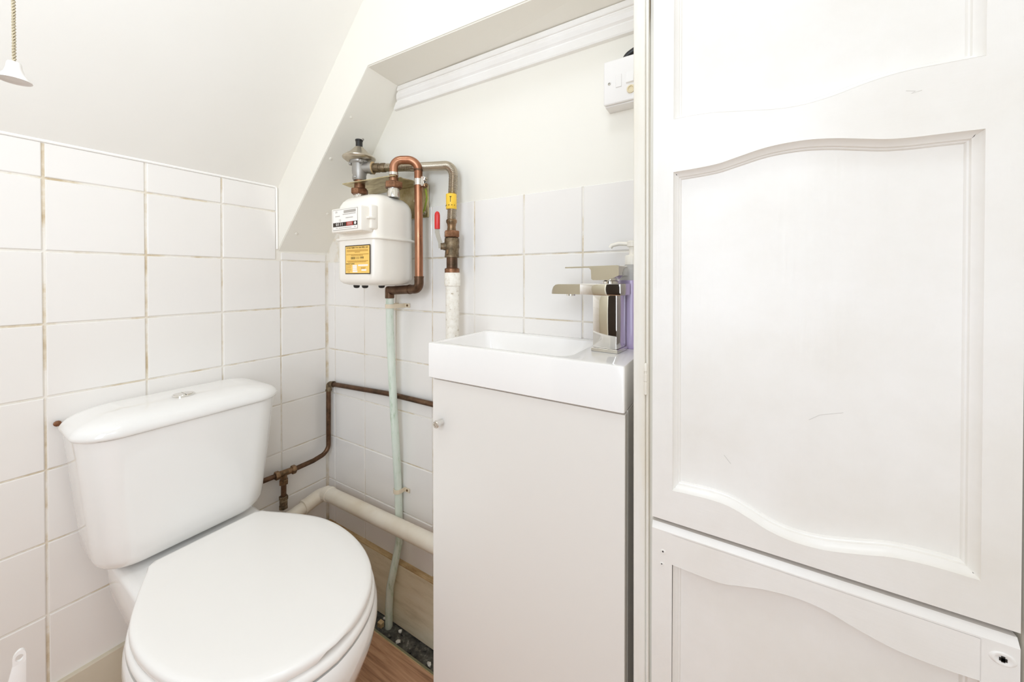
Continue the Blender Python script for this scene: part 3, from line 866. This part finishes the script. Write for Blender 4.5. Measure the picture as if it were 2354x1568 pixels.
# yellow emergency label
yl = my0-0.0004
lab = flat('safety_label', 0.3600, 0.4590, 1.0295, 1.1030, 'print_black', meter, yl)
flat('label_face', 0.3622, 0.4566, 1.0318, 1.1006, 'label_yellow', lab, yl-0.0003)
yt = yl-0.0008
text_obj('IF YOU THINK YOU CAN SMELL GAS', 0.0056, (0.4094, yt, 1.0965), FACE_Y, 'print_black', lab, sx=0.92)
text_obj('0800 111 999', 0.0092, (0.4094, yt, 1.0700), FACE_Y, 'print_black', lab, sx=1.0)
bars = BM()
for zz, a, b in ((1.0905, 0.368, 0.451), (1.0878, 0.368, 0.451), (1.0850, 0.400, 0.420), (1.0795, 0.366, 0.453), (1.0768, 0.385, 0.433), (1.0628, 0.368, 0.451), (1.0602, 0.372, 0.446), (1.0506, 0.3655, 0.386), (1.0456, 0.3655, 0.386), (1.0405, 0.3655, 0.386), (1.0352, 0.370, 0.380), (1.0455, 0.424, 0.443), (1.0428, 0.424, 0.441)):
    xx = a; rq = random.Random(zz)
    while xx < b-0.001:
        ww = rq.choice((0.003, 0.0045, 0.006)); ww = min(ww, b-xx)
        box(bars, (xx, yt-0.0002, zz-0.0008), (xx+ww, yt+0.0003, zz+0.0008)); xx += ww+0.001
o = obj('small_print', bars, 'print_brown', lab, smooth=False); o['kind'] = 'stuff'
text_obj('EMERGENCY CONTROL', 0.0036, (0.3640, yt, 1.0556), FACE_Y, 'print_black', lab, align='LEFT', sx=0.9)
for k, (a, b, z_) in enumerate(((0.391, 0.408, 1.0508), (0.413, 0.451, 1.0516), (0.391, 0.408, 1.0462), (0.391, 0.408, 1.0414), (0.391, 0.410, 1.0362), (0.426, 0.445, 1.0396))):
    flat('label_blank', a, b, z_-0.0021, z_+0.0021, 'print_white', lab, yt+0.0003)
for px, py_ in ((0.336, -0.125), (0.372, -0.125), (0.402, -0.095)):
    q = BM(); lathe(q, [(0.0085, 0.0), (0.0085, 0.004), (0.007, 0.008), (0.003, 0.0095)], (px, py_, 1.001), (0, 0, -1), 16)
    obj('bottom_plug', q, 'black_plastic', meter)
for px in (0.307+0.010, 0.457):
    q = BM(); lathe(q, [(0.0165, 1.232), (0.0165, 1.2470), (0.0150, 1.2500), (0.0150, 1.2560)], (px, -0.100, 0), (0, 0, 1), 24)
    obj('spigot', q, 'bright_zinc', meter)

XL = 0.317
reg = thing('gas_regulator', (XL, -0.10, 1.255), 'grey cast regulator with tin disc and black cap above the meter', 'gas regulator')
q = BM(); hexnut(q, (XL, -0.10, 1.2560), (0, 0, 1), 0.0235, 0.0165, 0.002, 0.3)
lathe(q, [(0.0150, 1.2725), (0.0140, 1.2900), (0.0140, 1.3020)], (XL, -0.10, 0), (0, 0, 1), 20)
obj('union_nut', q, 'union_bronze', reg, angle=30)
q = BM()
lathe(q, [(0.0165, 1.2960), (0.0180, 1.2980), (0.0180, 1.3110), (0.0195, 1.3150), (0.0200, 1.3230), (0.0200, 1.3420), (0.0245, 1.3460), (0.0250, 1.3530)], (XL-0.001, -0.10, 0), (0, 0, 1), 28)
lathe(q, [(0.0150, 0.0), (0.0150, 0.030), (0.0175, 0.031), (0.0175, 0.0395)], (XL, -0.100, 1.3310), (0.90, 0.43, 0.0), 20)
box(q, (XL-0.009, -0.1195, 1.2985), (XL+0.006, -0.110, 1.3085), 0.002, 1)
for s_ in (-1, 1):
    box(q, (XL+s_*0.022-0.004, -0.118, 1.3400), (XL+s_*0.022+0.004, -0.108, 1.3500), 0.0015, 1)
obj('body', q, 'cast_grey', reg, angle=40)
q = BM(); lathe(q, [(0.0168, 0.0), (0.0178, 0.0005), (0.0178, 0.0022), (0.0168, 0.0028)], V((XL, -0.100, 1.3310))+V((0.90, 0.43, 0.0)).normalized()*0.0385, (0.90, 0.43, 0.0), 20)
obj('fibre_washer', q, 'raw_edge', reg)
q = BM(); lathe(q, [(0.020, 1.3500), (0.036, 1.3520), (0.0430, 1.3570), (0.0445, 1.3595), (0.0445, 1.3615), (0.0425, 1.3630), (0.0350, 1.3690), (0.0250, 1.3760), (0.0130, 1.3890), (0.0110, 1.3910)], (XL-0.002, -0.10, 0), (0, 0, 1), 40)
obj('diaphragm_cover', q, 'regulator_tin', reg, angle=40)
q = BM()
lathe(q, [(0.0092, 1.3890), (0.0092, 1.4080), (0.0105, 1.4085), (0.0105, 1.4120), (0.0080, 1.4130)], (XL-0.002, -0.10, 0), (0, 0, 1), 20)
box(q, (XL-0.0165, -0.102, 1.4080), (XL-0.009, -0.098, 1.4098), 0.0005, 1); box(q, (XL+0.006, -0.102, 1.4085), (XL+0.014, -0.098, 1.4103), 0.0005, 1)
obj('adjuster_cap', q, 'black_plastic', reg, angle=40)
q = BM(); lathe(q, [(0.0028, -0.002), (0.0034, 0.0), (0.0028, 0.002)], (XL+0.0155, -0.1005, 1.4100), (0, 1, 0), 12)
obj('lead_seal', q, 'cast_grey', reg)

br = thing('meter_bracket', (0.36, -0.06, 1.287), 'yellow zinc plated bracket plate between regulator and meter', 'bracket')
q = BM()
pl = [(0.278, -0.128), (0.474, -0.1135), (0.474, -0.1085)]
pl += [(0.457+0.0130*math.cos(t), -0.100+0.0130*math.sin(t)) for t in [-0.6-(2*PI-1.2)*k/14 for k in range(15)]]
pl += [(0.474, -0.0915), (0.470, -0.080), (0.478, -0.040), (0.478, 0.0015), (0.235, 0.0015), (0.262, -0.06), (0.267, -0.0997)]
pl += [(XL+0.0148*math.cos(t), -0.100+0.0148*math.sin(t)) for t in [PI-0.02-(2*PI-0.04)*k/18 for k in range(19)]]
pl += [(0.2672, -0.1003)]
loft(q, [lift(pl, 1.2845), lift(pl, 1.2870)])
obj('shelf_plate', q, 'zinc_yellow', br, smooth=False)
q = BM(); box(q, (0.345, -0.0035, 1.192), (0.487, 0.0012, 1.2845), 0.0008, 1)
bp = obj('back_plate', q, 'zinc_yellow', br, smooth=False)
for px, pz in ((0.437, 1.244), (0.474, 1.205)):
    q = BM(); lathe(q, [(0.0055, 0), (0.0050, 0.002), (0.003, 0.0032), (0.0012, 0.0030)], (px, -0.0035, pz), (0, -1, 0), 14)
    obj('screw', q, 'bright_zinc', bp)

# flexible steel hose: regulator to valve
hose = thing('gas_hose', (0.46, -0.06, 1.31), 'corrugated steel gas hose bending down to the red lever valve', 'hose')
d_ = V((0.90, 0.43, 0.0)).normalized()
h0 = V((XL, -0.100, 1.3310))+d_*0.041
path = fillet([h0+d_*0.034, (0.452, -0.0300, 1.3310), (0.604, -0.0300, 1.3130), (0.6085, -0.045, 1.168)], [0, 0.05, 0.036, 0], 14)
L_ = sum(((b-a).length for a, b in zip(path[:-1], path[1:])))
N_ = int(L_/0.00072)
pp = resample(path, N_)
q = BM(); tube(q, pp, 0, 14, True, [0.0112+0.00105*math.cos(2*PI*k/6) for k in range(N_)])
obj('corrugated_tube', q, 'hose_steel', hose, angle=50)
q = BM(); lathe(q, [(0.0130, 0.0), (0.0130, 0.017), (0.0118, 0.018), (0.0118, 0.0225), (0.0128, 0.0235), (0.0128, 0.0345), (0.0118, 0.036)], h0, d_, 20)
obj('upper_ferrule', q, 'brass_green', hose, angle=40)
q = BM(); lathe(q, [(0.0132, 1.1955), (0.0136, 1.1960), (0.0136, 1.2335), (0.0132, 1.2340)], (0.6077, -0.045, 0), (0, 0, 1), 24)
bnd = obj('yellow_band', q, 'band_yellow', hose)
q = BM()
for t in (-2.5, -1.9, -1.35, -0.8, -0.3):
    cx_, cy_ = 0.6077+0.0137*math.cos(t), -0.045+0.0137*math.sin(t)
    box(q, (cx_-0.0014, cy_-0.0006, 1.2035), (cx_+0.0014, cy_+0.0006, 1.2050))
box(q, (0.6145, -0.0575, 1.2120), (0.6153, -0.0565, 1.2260)); box(q, (0.6125, -0.0582, 1.2250), (0.6175, -0.0560, 1.2260))
obj('printed_marks', q, 'print_black', bnd, smooth=False)
q = BM(); lathe(q, [(0.0128, 1.1690), (0.0138, 1.1670), (0.0138, 1.1620), (0.0115, 1.1575), (0.0105, 1.1500), (0.0118, 1.1405)], (0.6085, -0.045, 0), (0, 0, 1), 20)
obj('lower_ferrule', q, 'brass_aged', hose, angle=40)

valve = thing('gas_valve', (0.6095, -0.045, 1.10), 'aged brass gas valve with red lever under the steel hose', 'valve')
q = BM(); hexnut(q, (0.609, -0.045, 1.1230), (0, 0, 1), 0.0205, 0.0172, 0.002, 0.25)
obj('union_nut', q, 'union_bronze', valve, angle=30)
q = BM(); lathe(q, [(0.0150, 1.1230), (0.0185, 1.1205), (0.0188, 1.1120), (0.0180, 1.1050), (0.0190, 1.0980), (0.0178, 1.0930), (0.0170, 1.0880), (0.0178, 1.0830), (0.0178, 1.0770), (0.0185, 1.0755), (0.0185, 1.0720), (0.0140, 1.0715)], (0.6095, -0.045, 0), (0, 0, 1), 28)
lathe(q, [(0.010, 0.0), (0.010, 0.016), (0.0085, 0.018), (0.0085, 0.024)], (0.6065, -0.0485, 1.1000), (-0.70, -0.72, 0), 16)
obj('body', q, 'brass_green', valve, angle=40)
q = BM(); box(q, (0.6065, -0.0640, 1.0790), (0.6135, -0.0622, 1.0915), 0.0008, 1)
obj('cast_boss', q, 'brass_aged', valve)
q = BM()
lv = [V((0.5905, -0.0660, 1.0950)), V((0.5900, -0.0665, 1.1080)), V((0.5845, -0.0690, 1.1250)), V((0.5825, -0.0700, 1.1350)), V((0.5825, -0.0700, 1.1480))]
ru = V((0.86, 0.51, 0)); rw = V((-0.51, 0.86, 0))
loft(q, [[p+ru*a+rw*b for a, b in ((-0.0055, -0.001), (0.0055, -0.001), (0.0055, 0.001), (-0.0055, 0.001))] for p in lv])
lever = obj('lever', q, 'lever_steel', valve, smooth=False)
q = BM()
rings = []
for z_, k in ((1.1440, 0.94), (1.1450, 1.0), (1.1790, 1.0), (1.1840, 0.86), (1.1870, 0.62), (1.1885, 0.3)):
    rings.append([V((0.5825, -0.0700, z_))+ru*(0.0070*k*math.cos(t))+rw*(0.0042*max(k, 0.5)*math.sin(t)) for t in [2*PI*i/18 for i in range(18)]])
loft(q, rings)
obj('red_sleeve', q, 'red_sleeve', lever, angle=50)

sup = thing('gas_supply_pipe', (0.611, -0.045, 0.80), 'thick white painted gas supply pipe rising behind the basin', 'pipe')
q = BM(); tube(q, [(0.611, -0.045, 0.345), (0.611, -0.045, 1.034)], 0.0172, 24)
obj('steel_pipe', q, 'pipe_white_paint', sup)
q = BM(); box(q, (0.597, -0.0285, 0.500), (0.625, 0.0005, 0.520), 0.001, 1)
obj('wall_bracket', q, 'pipe_white_paint', sup, smooth=False)
q = BM(); lathe(q, [(0.0178, 0.9985), (0.0205, 1.0000), (0.0205, 1.0300), (0.0195, 1.0330), (0.012, 1.0332)], (0.611, -0.045, 0), (0, 0, 1), 24)
obj('painted_socket', q, 'pipe_white_paint', sup, angle=40)
q = BM(); lathe(q, [(0.0185, 1.0320), (0.0190, 1.0340), (0.0190, 1.0430), (0.0150, 1.0455)], (0.610, -0.045, 0), (0, 0, 1), 20)
obj('reducer', q, 'union_bronze', sup, angle=40)
q = BM(); lathe(q, [(0.0140, 1.0445), (0.0140, 1.0720)], (0.6097, -0.045, 0), (0, 0, 1), 20)
obj('threaded_nipple', q, 'copper_dark', sup)

# copper outlet pipe: over the top, down behind the meter, then to the painted pipe
outp = thing('copper_gas_pipe', (0.465, -0.06, 1.20), 'bright copper gas pipe looping from the meter top down its right side', 'pipe')
q = BM(); hexnut(q, (0.457, -0.100, 1.2566), (0, 0, 1), 0.0240, 0.0165, 0.002, 0.1)
lathe(q, [(0.0140, 1.2725), (0.0115, 1.2760), (0.0115, 1.2950)], (0.457, -0.100, 0), (0, 0, 1), 20)
obj('union_nut', q, 'union_bronze', outp, angle=30)
pts = fillet([(0.457, -0.100, 1.290), (0.457, -0.100, 1.3310), (0.5015, -0.055, 1.3370), (0.5030, -0.055, 1.018)], [0, 0.026, 0.026, 0], 12)
q = BM(); tube(q, pts, 0.0110, 20)
obj('pipe', q, 'copper', outp, angle=60)
q = BM(); lathe(q, [(0.0112, 1.2900), (0.0124, 1.2910), (0.0124, 1.2980), (0.0112, 1.2990)], (0.457, -0.100, 0), (0, 0, 1), 20)
obj('solder_ring', q, 'bright_zinc', outp)
q = BM(); lathe(q, [(0.0112, 1.3065), (0.0121, 1.3075), (0.0121, 1.3105), (0.0112, 1.3115)], (0.5016, -0.055, 0), (0, 0, 1), 20)
obj('elbow_joint', q, 'copper_dark', outp)
q = BM(); pts = fillet([(0.5030, -0.055, 1.0230), (0.5030, -0.055, 0.9900), (0.383, -0.048, 0.9835)], [0, 0.018, 0], 10)
tube(q, pts, 0.0124, 20)
lathe(q, [(0.0134, 0), (0.0134, 0.0035)], (0.5030, -0.055, 1.0205), (0, 0, 1), 20)
lathe(q, [(0.0134, 0), (0.0134, 0.0035)], (0.4650, -0.0528, 0.9880), (0.998, -0.058, 0.054), 20)
obj('elbow', q, 'copper_dark', outp, angle=50)
q = BM(); lathe(q, [(0.0126, 0.9610), (0.0130, 0.9640), (0.0130, 0.9820), (0.0124, 0.9905), (0.009, 0.9950), (0.003, 0.9960)], (0.3790, -0.0478, 0), (0, 0, 1), 20)
obj('lower_elbow', q, 'copper_dark', outp)

grn = thing('painted_gas_pipe', (0.376, -0.03, 0.5), 'peeling mint green painted pipe running down to the floor hole', 'pipe')
pts = fillet([(0.3790, -0.0478, 0.970), (0.3755, -0.0440, 0.867), (0.3770, -0.0340, 0.661), (0.3800, -0.0280, 0.532), (0.3755, -0.0150, 0.383), (0.3775, -0.0145, 0.306), (0.3795, -0.0150, 0.236), (0.3700, -0.0300, 0.148), (0.3570, -0.0310, 0.098), (0.3515, -0.0300, 0.030), (0.3505, -0.0300, -0.024)], [0, 0.3, 0.5, 0.4, 0.5, 0.5, 0.12, 0.1, 0.12, 0.3, 0], 5)
q = BM(); tube(q, pts, 0.0110, 18)
obj('pipe', q, 'pipe_mint_paint', grn, angle=60)

def pipe_clip(x_, yc, z_, lab):
    t = thing('pipe_clip', (x_, yc, z_), lab, 'pipe clip', 'clips holding the mint green pipe')
    q = BM()
    R_ = 0.0125; h = 0.006
    arc = [(x_+R_*math.cos(a), yc-R_*math.sin(a)) for a in [PI*k/12 for k in range(13)]]
    arc = [(x_+0.034, -0.0030), (x_+R_+0.001, -0.0030)]+arc+[(x_-R_-0.001, -0.0030), (x_-0.030, -0.0030)]
    ol = [V((a, b, 0)) for a, b in arc]
    rings = []
    for i, p in enumerate(ol):
        d = (ol[min(i+1, len(ol)-1)]-ol[max(i-1, 0)]).normalized()
        nrm = V((d.y, -d.x, 0))*0.0009
        rings.append([V((p.x+nrm.x, p.y+nrm.y, z_-h)), V((p.x+nrm.x, p.y+nrm.y, z_+h)), V((p.x-nrm.x, p.y-nrm.y, z_+h)), V((p.x-nrm.x, p.y-nrm.y, z_-h))])
    loft(q, rings)
    obj('saddle', q, 'clip_cream', t, smooth=False)
    for s_ in (1, -1):
        q = BM(); lathe(q, [(0.0034, 0), (0.0030, 0.0016), (0.001, 0.0022)], (x_+s_*0.0245, -0.0038, z_), (0, -1, 0), 12)
        obj('screw', q, 'brass_aged', t)
pipe_clip(0.3785, -0.0465, 0.9380, 'cream saddle clip on the mint pipe just below the gas meter')
pipe_clip(0.3760, -0.0165, 0.3880, 'cream saddle clip on the mint pipe just above the waste pipe')

ec = thing('earth_clamp', (0.5018, -0.055, 1.278), 'silver earth clamp with screws round the bright copper pipe', 'clamp')
q = BM(); lathe(q, [(0.0112, 1.2680), (0.0124, 1.2685), (0.0124, 1.2850), (0.0112, 1.2855)], (0.5018, -0.055, 0), (0, 0, 1), 24, shell=True)
box(q, (0.5130, -0.0580, 1.2640), (0.5240, -0.0555, 1.2900), 0.0006, 1); box(q, (0.5130, -0.0520, 1.2640), (0.5240, -0.0495, 1.2900), 0.0006, 1)
obj('band', q, 'bright_zinc', ec, angle=35)
for zz, m_ in ((1.2810, 'dull_chrome'), (1.2640, 'brass_aged')):
    q = BM(); lathe(q, [(0.003, -0.008), (0.003, 0.006), (0.0060, 0.007), (0.0060, 0.012), (0.0035, 0.0135), (0.0030, 0.018)], (0.5225, -0.0540, zz), (0.9, -0.44, 0), 14)
    obj('screw', q, m_, ec)
ew = BM(); tube(ew, fillet([(0.5235, -0.0500, 1.2570), (0.5130, -0.0350, 1.238), (0.4880, -0.0180, 1.212), (0.460, -0.0110, 1.190), (0.456, -0.0110, 1.12), (0.458, -0.0110, 1.05)], 0.02, 5), 0.0026, 10)
obj('earth_wire', ew, 'earth_green', ec)

# ------------------------------------------------------------------ brown copper water pipe with compression tee
wp = thing('copper_water_pipe', (0.03, -0.03, 0.66), 'tarnished brown copper water pipe with tee between cistern and basin', 'pipe')
q = BM()
tube(q, fillet([(0.032, -0.0165, 0.640), (0.030, -0.0165, 0.418), (0.030, -0.0700, 0.409), (0.030, -0.132, 0.4085)], [0, 0.055, 0, 0], 12), 0.0075, 16)
tube(q, fillet([(0.045, -0.0135, 0.654), (0.330, -0.0135, 0.6675), (0.6945, -0.0135, 0.6675)], 0.5, 4), 0.0075, 16)
obj('pipe', q, 'copper_dark', wp, angle=60)
q = BM()
tube(q, fillet([(0.032, -0.0160, 0.630), (0.032, -0.0150, 0.6535), (0.056, -0.0135, 0.6545)], [0, 0.010, 0], 8), 0.0092, 16)
lathe(q, [(0.0105, 0), (0.0105, 0.005)], (0.032, -0.0163, 0.629), (0, 0, 1), 16)
lathe(q, [(0.0105, 0), (0.0105, 0.005)], (0.051, -0.0135, 0.6545), (1, 0, 0), 16)
obj('elbow', q, 'brass_green', wp, angle=45)
q = BM()
lathe(q, [(0.0095, 0), (0.0095, 0.055)], (0.030, -0.1350, 0.4085), (0, -1, 0.08), 16)
hexnut(q, (0.030, -0.1280, 0.4085), (0, -1, 0.05), 0.0135, 0.013, 0.0015)
hexnut(q, (0.030, -0.1770, 0.4115), (0, -1, 0.05), 0.0130, 0.013, 0.0015)
lathe(q, [(0.0095, 0), (0.0095, 0.020)], (0.030, -0.164, 0.408), (0, 0, -1), 16)
hexnut(q, (0.030, -0.164, 0.392), (0, 0, -1), 0.0130, 0.016, 0.0015)
obj('compression_tee', q, 'brass_aged', wp, angle=30)
q = BM()
tube(q, [(0.030, -0.164, 0.380), (0.030, -0.1655, 0.302)], 0.0075, 14)
tube(q, fillet([(0.030, -0.185, 0.412), (0.030, -0.225, 0.414), (0.030, -0.252, 0.416)], 0.02, 5), 0.0075, 14)
obj('branch_pipe', q, 'copper_dark', wp, angle=60)
q = BM()
hexnut(q, (0.030, -0.165, 0.340), (0, 0, -1), 0.0130, 0.012, 0.0015, 0.3)
lathe(q, [(0.009, 0), (0.011, 0.003), (0.011, 0.017), (0.009, 0.019)], (0.030, -0.165, 0.329), (0, 0, -1), 16)
hexnut(q, (0.030, -0.1655, 0.3105), (0, 0, -1), 0.0130, 0.0100, 0.0015, 0.1)
obj('service_valve', q, 'brass_green', wp, angle=30)

# ------------------------------------------------------------------ cream plastic waste pipe
wst = thing('waste_pipe', (0.05, -0.05, 0.30), 'cream plastic waste pipe running along the wall low beside the toilet', 'pipe')
q = BM()
tube(q, fillet([(0.0480, -0.262, 0.258), (0.0480, -0.0545, 0.289), (0.0700, -0.0505, 0.3005)], [0, 0, 0], 6)[:2], 0.0190, 24)
tube(q, [(0.070, -0.0505, 0.3040), (0.6945, -0.0505, 0.3168)], 0.0213, 28)
obj('pipe', q, 'waste_cream', wst, angle=60)
q = BM()
tube(q, fillet([(0.0480, -0.112, 0.2815), (0.0470, -0.0480, 0.2940), (0.094, -0.0505, 0.3045)], [0, 0.024, 0], 10), 0.0222, 24)
obj('elbow', q, 'waste_cream', wst, angle=60)
for p_, a_ in (((0.0480, -0.1150, 0.2810), (0, 1, 0.14)), ((0.0850, -0.0505, 0.3043), (1, 0, 0.02))):
    q = BM(); lathe(q, [(0.0222, 0), (0.0236, 0.001), (0.0236, 0.008), (0.0222, 0.009)], p_, a_, 28)
    obj('socket_ring', q, 'waste_cream', wst)

# ------------------------------------------------------------------ fused switch box
sw = thing('fused_switch', (1.045, -0.02, 1.41), 'white surface mounted fused switch box on cream wall beside door frame', 'switch')
q = BM(); box(q, (1.0015, -0.0290, 1.3660), (1.0880, 0.0030, 1.4540), 0.0020, 2)
obj('back_box', q, 'plastic_white', sw, angle=40)
q = BM(); box(q, (1.0000, -0.0360, 1.3680), (1.0890, -0.0295, 1.4555), 0.0030, 3)
fp_ = obj('face_plate', q, 'plastic_white', sw, angle=40)
q = BM(); lathe(q, [(0.0030, 0), (0.0028, 0.0006), (0.001, 0.0004)], (1.0120, -0.0360, 1.4090), (0, -1, 0), 14)
obj('screw', q, 'dull_chrome', fp_)
q = BM(); box(q, (1.0250, -0.0376, 1.3980), (1.0365, -0.0340, 1.4230), 0.0006, 1)
obj('fuse_carrier', q, 'plastic_white', fp_, angle=40)
q = BM(); loft(q, [[V((1.0450, -0.0355, 1.4000)), V((1.0600, -0.0355, 1.4000)), V((1.0600, -0.0355, 1.4230)), V((1.0450, -0.0355, 1.4230))], [V((1.0455, -0.0395, 1.4020)), V((1.0595, -0.0395, 1.4020)), V((1.0595, -0.0370, 1.4225)), V((1.0455, -0.0370, 1.4225))]])
obj('rocker', q, 'plastic_white', fp_, smooth=False)
q = BM(); lathe(q, [(0.0080, 0), (0.0078, 0.003), (0.0050, 0.004), (0.0045, 0.002)], (1.0545, -0.0360, 1.3880), (0, -1, 0), 16)
obj('flex_outlet', q, 'plastic_cream', fp_)
q = BM(); tube(q, fillet([(1.035, -0.020, 1.4520), (1.043, -0.022, 1.4640), (1.062, -0.022, 1.4720), (1.092, -0.022, 1.4745)], 0.02, 5), 0.0055, 12)
obj('black_cable', q, 'black_plastic', sw)

# ------------------------------------------------------------------ pull cord and toilet brush
pc = thing('pull_cord', (0.660, -0.7145, 1.21), 'white bell shaped light pull on a beige cord hanging from ceiling', 'light pull')
bx_, by_ = 0.6600, -0.7145
bell = [(0.0030, 0.0225), (0.0055, 0.0225), (0.0062, 0.0205), (0.0066, 0.0160), (0.0082, 0.0100), (0.0112, 0.0050), (0.0142, 0.0012), (0.0146, 0.0), (0.0134, -0.0002), (0.0122, 0.0012), (0.0060, 0.0016), (0.002, 0.0016)]
q = BM(); lathe(q, [(r_*0.72, h_*0.74) for r_, h_ in bell], (bx_, by_, 1.2004), (0, 0, 1), 36, cap=True)
obj('bell', q, 'plastic_white', pc, angle=50)
q = BM()
ztop = Z0+SL*0.655-0.002
dx = V((-0.012, 0.0, 0))
for ph in (0, PI):
    pts = []
    n_ = 900
    for k in range(n_+1):
        z_ = 1.2165+(ztop-1.2165)*k/n_
        a = ph+2*PI*(z_-1.2165)/0.0055
        pts.append((bx_-0.006*k/n_+0.00075*math.cos(a), by_+0.00075*math.sin(a), z_))
    tube(q, pts, 0.00075, 5)
obj('cord', q, 'cord_beige', pc, angle=60)

tb = thing('toilet_brush', (0.2037, -0.672, 0.0), 'white plastic toilet brush handle with hanging hole left of toilet', 'toilet brush')
q = BM()
def bar(z_, hw, dx_, tk=1.0): return [V((0.2037+ru2[0]*(s*hw+dx_)+rn2[0]*t*tk, -0.6735+ru2[1]*(s*hw+dx_)+rn2[1]*t*tk, z_)) for s, t in ((-1, -0.0038), (-0.85, -0.0050), (0.85, -0.0050), (1, -0.0038), (1, 0.0038), (0.85, 0.0050), (-0.85, 0.0050), (-1, 0.0038))]
yaw = 0.5414+0.94
ru2 = (math.cos(yaw), math.sin(yaw)); rn2 = (-math.sin(yaw), math.cos(yaw))
loft(q, [bar(0.12, 0.006, -0.006), bar(0.20, 0.0085, -0.006), bar(0.30, 0.0122, -0.0060), bar(0.345, 0.0098, -0.0030, 0.85), bar(0.374, 0.0070, 0, 0.56)])
# eye at the top of the handle: a plate pierced by an oval hole
def eye(rr_in, t):
    ring = []
    for k in range(28):
        a = 2*PI*k/28
        co, si = math.cos(a), math.sin(a)
        if rr_in: u_, v__ = 0.0043*co, 0.0056*si
        else:
            m_ = 0.0069/max(abs(co), abs(si)*0.62) if si < 0 else 0.0069
            u_, v__ = m_*co, m_*si*(1.75 if si > 0 else 1.0)+(0.0022*co*si if si > 0 else 0)
        ring.append(V((0.2037+ru2[0]*u_+rn2[0]*t, -0.6735+ru2[1]*u_+rn2[1]*t, 0.3845+v__)))
    return ring
loft(q, [eye(1, -0.0028), eye(0, -0.0028), eye(0, 0.0028), eye(1, 0.0028), eye(1, -0.0028)], False, False)
bmesh.ops.remove_doubles(q, verts=q.verts, dist=1e-6)
obj('handle', q, 'brush_white', tb, angle=45)
q = BM(); lathe(q, [(0.040, 0.0), (0.042, 0.004), (0.040, 0.10), (0.034, 0.125), (0.016, 0.130)], (0.2037, -0.672, 0.0), (0, 0, 1), 28)
obj('holder', q, 'plastic_white', tb, angle=50)
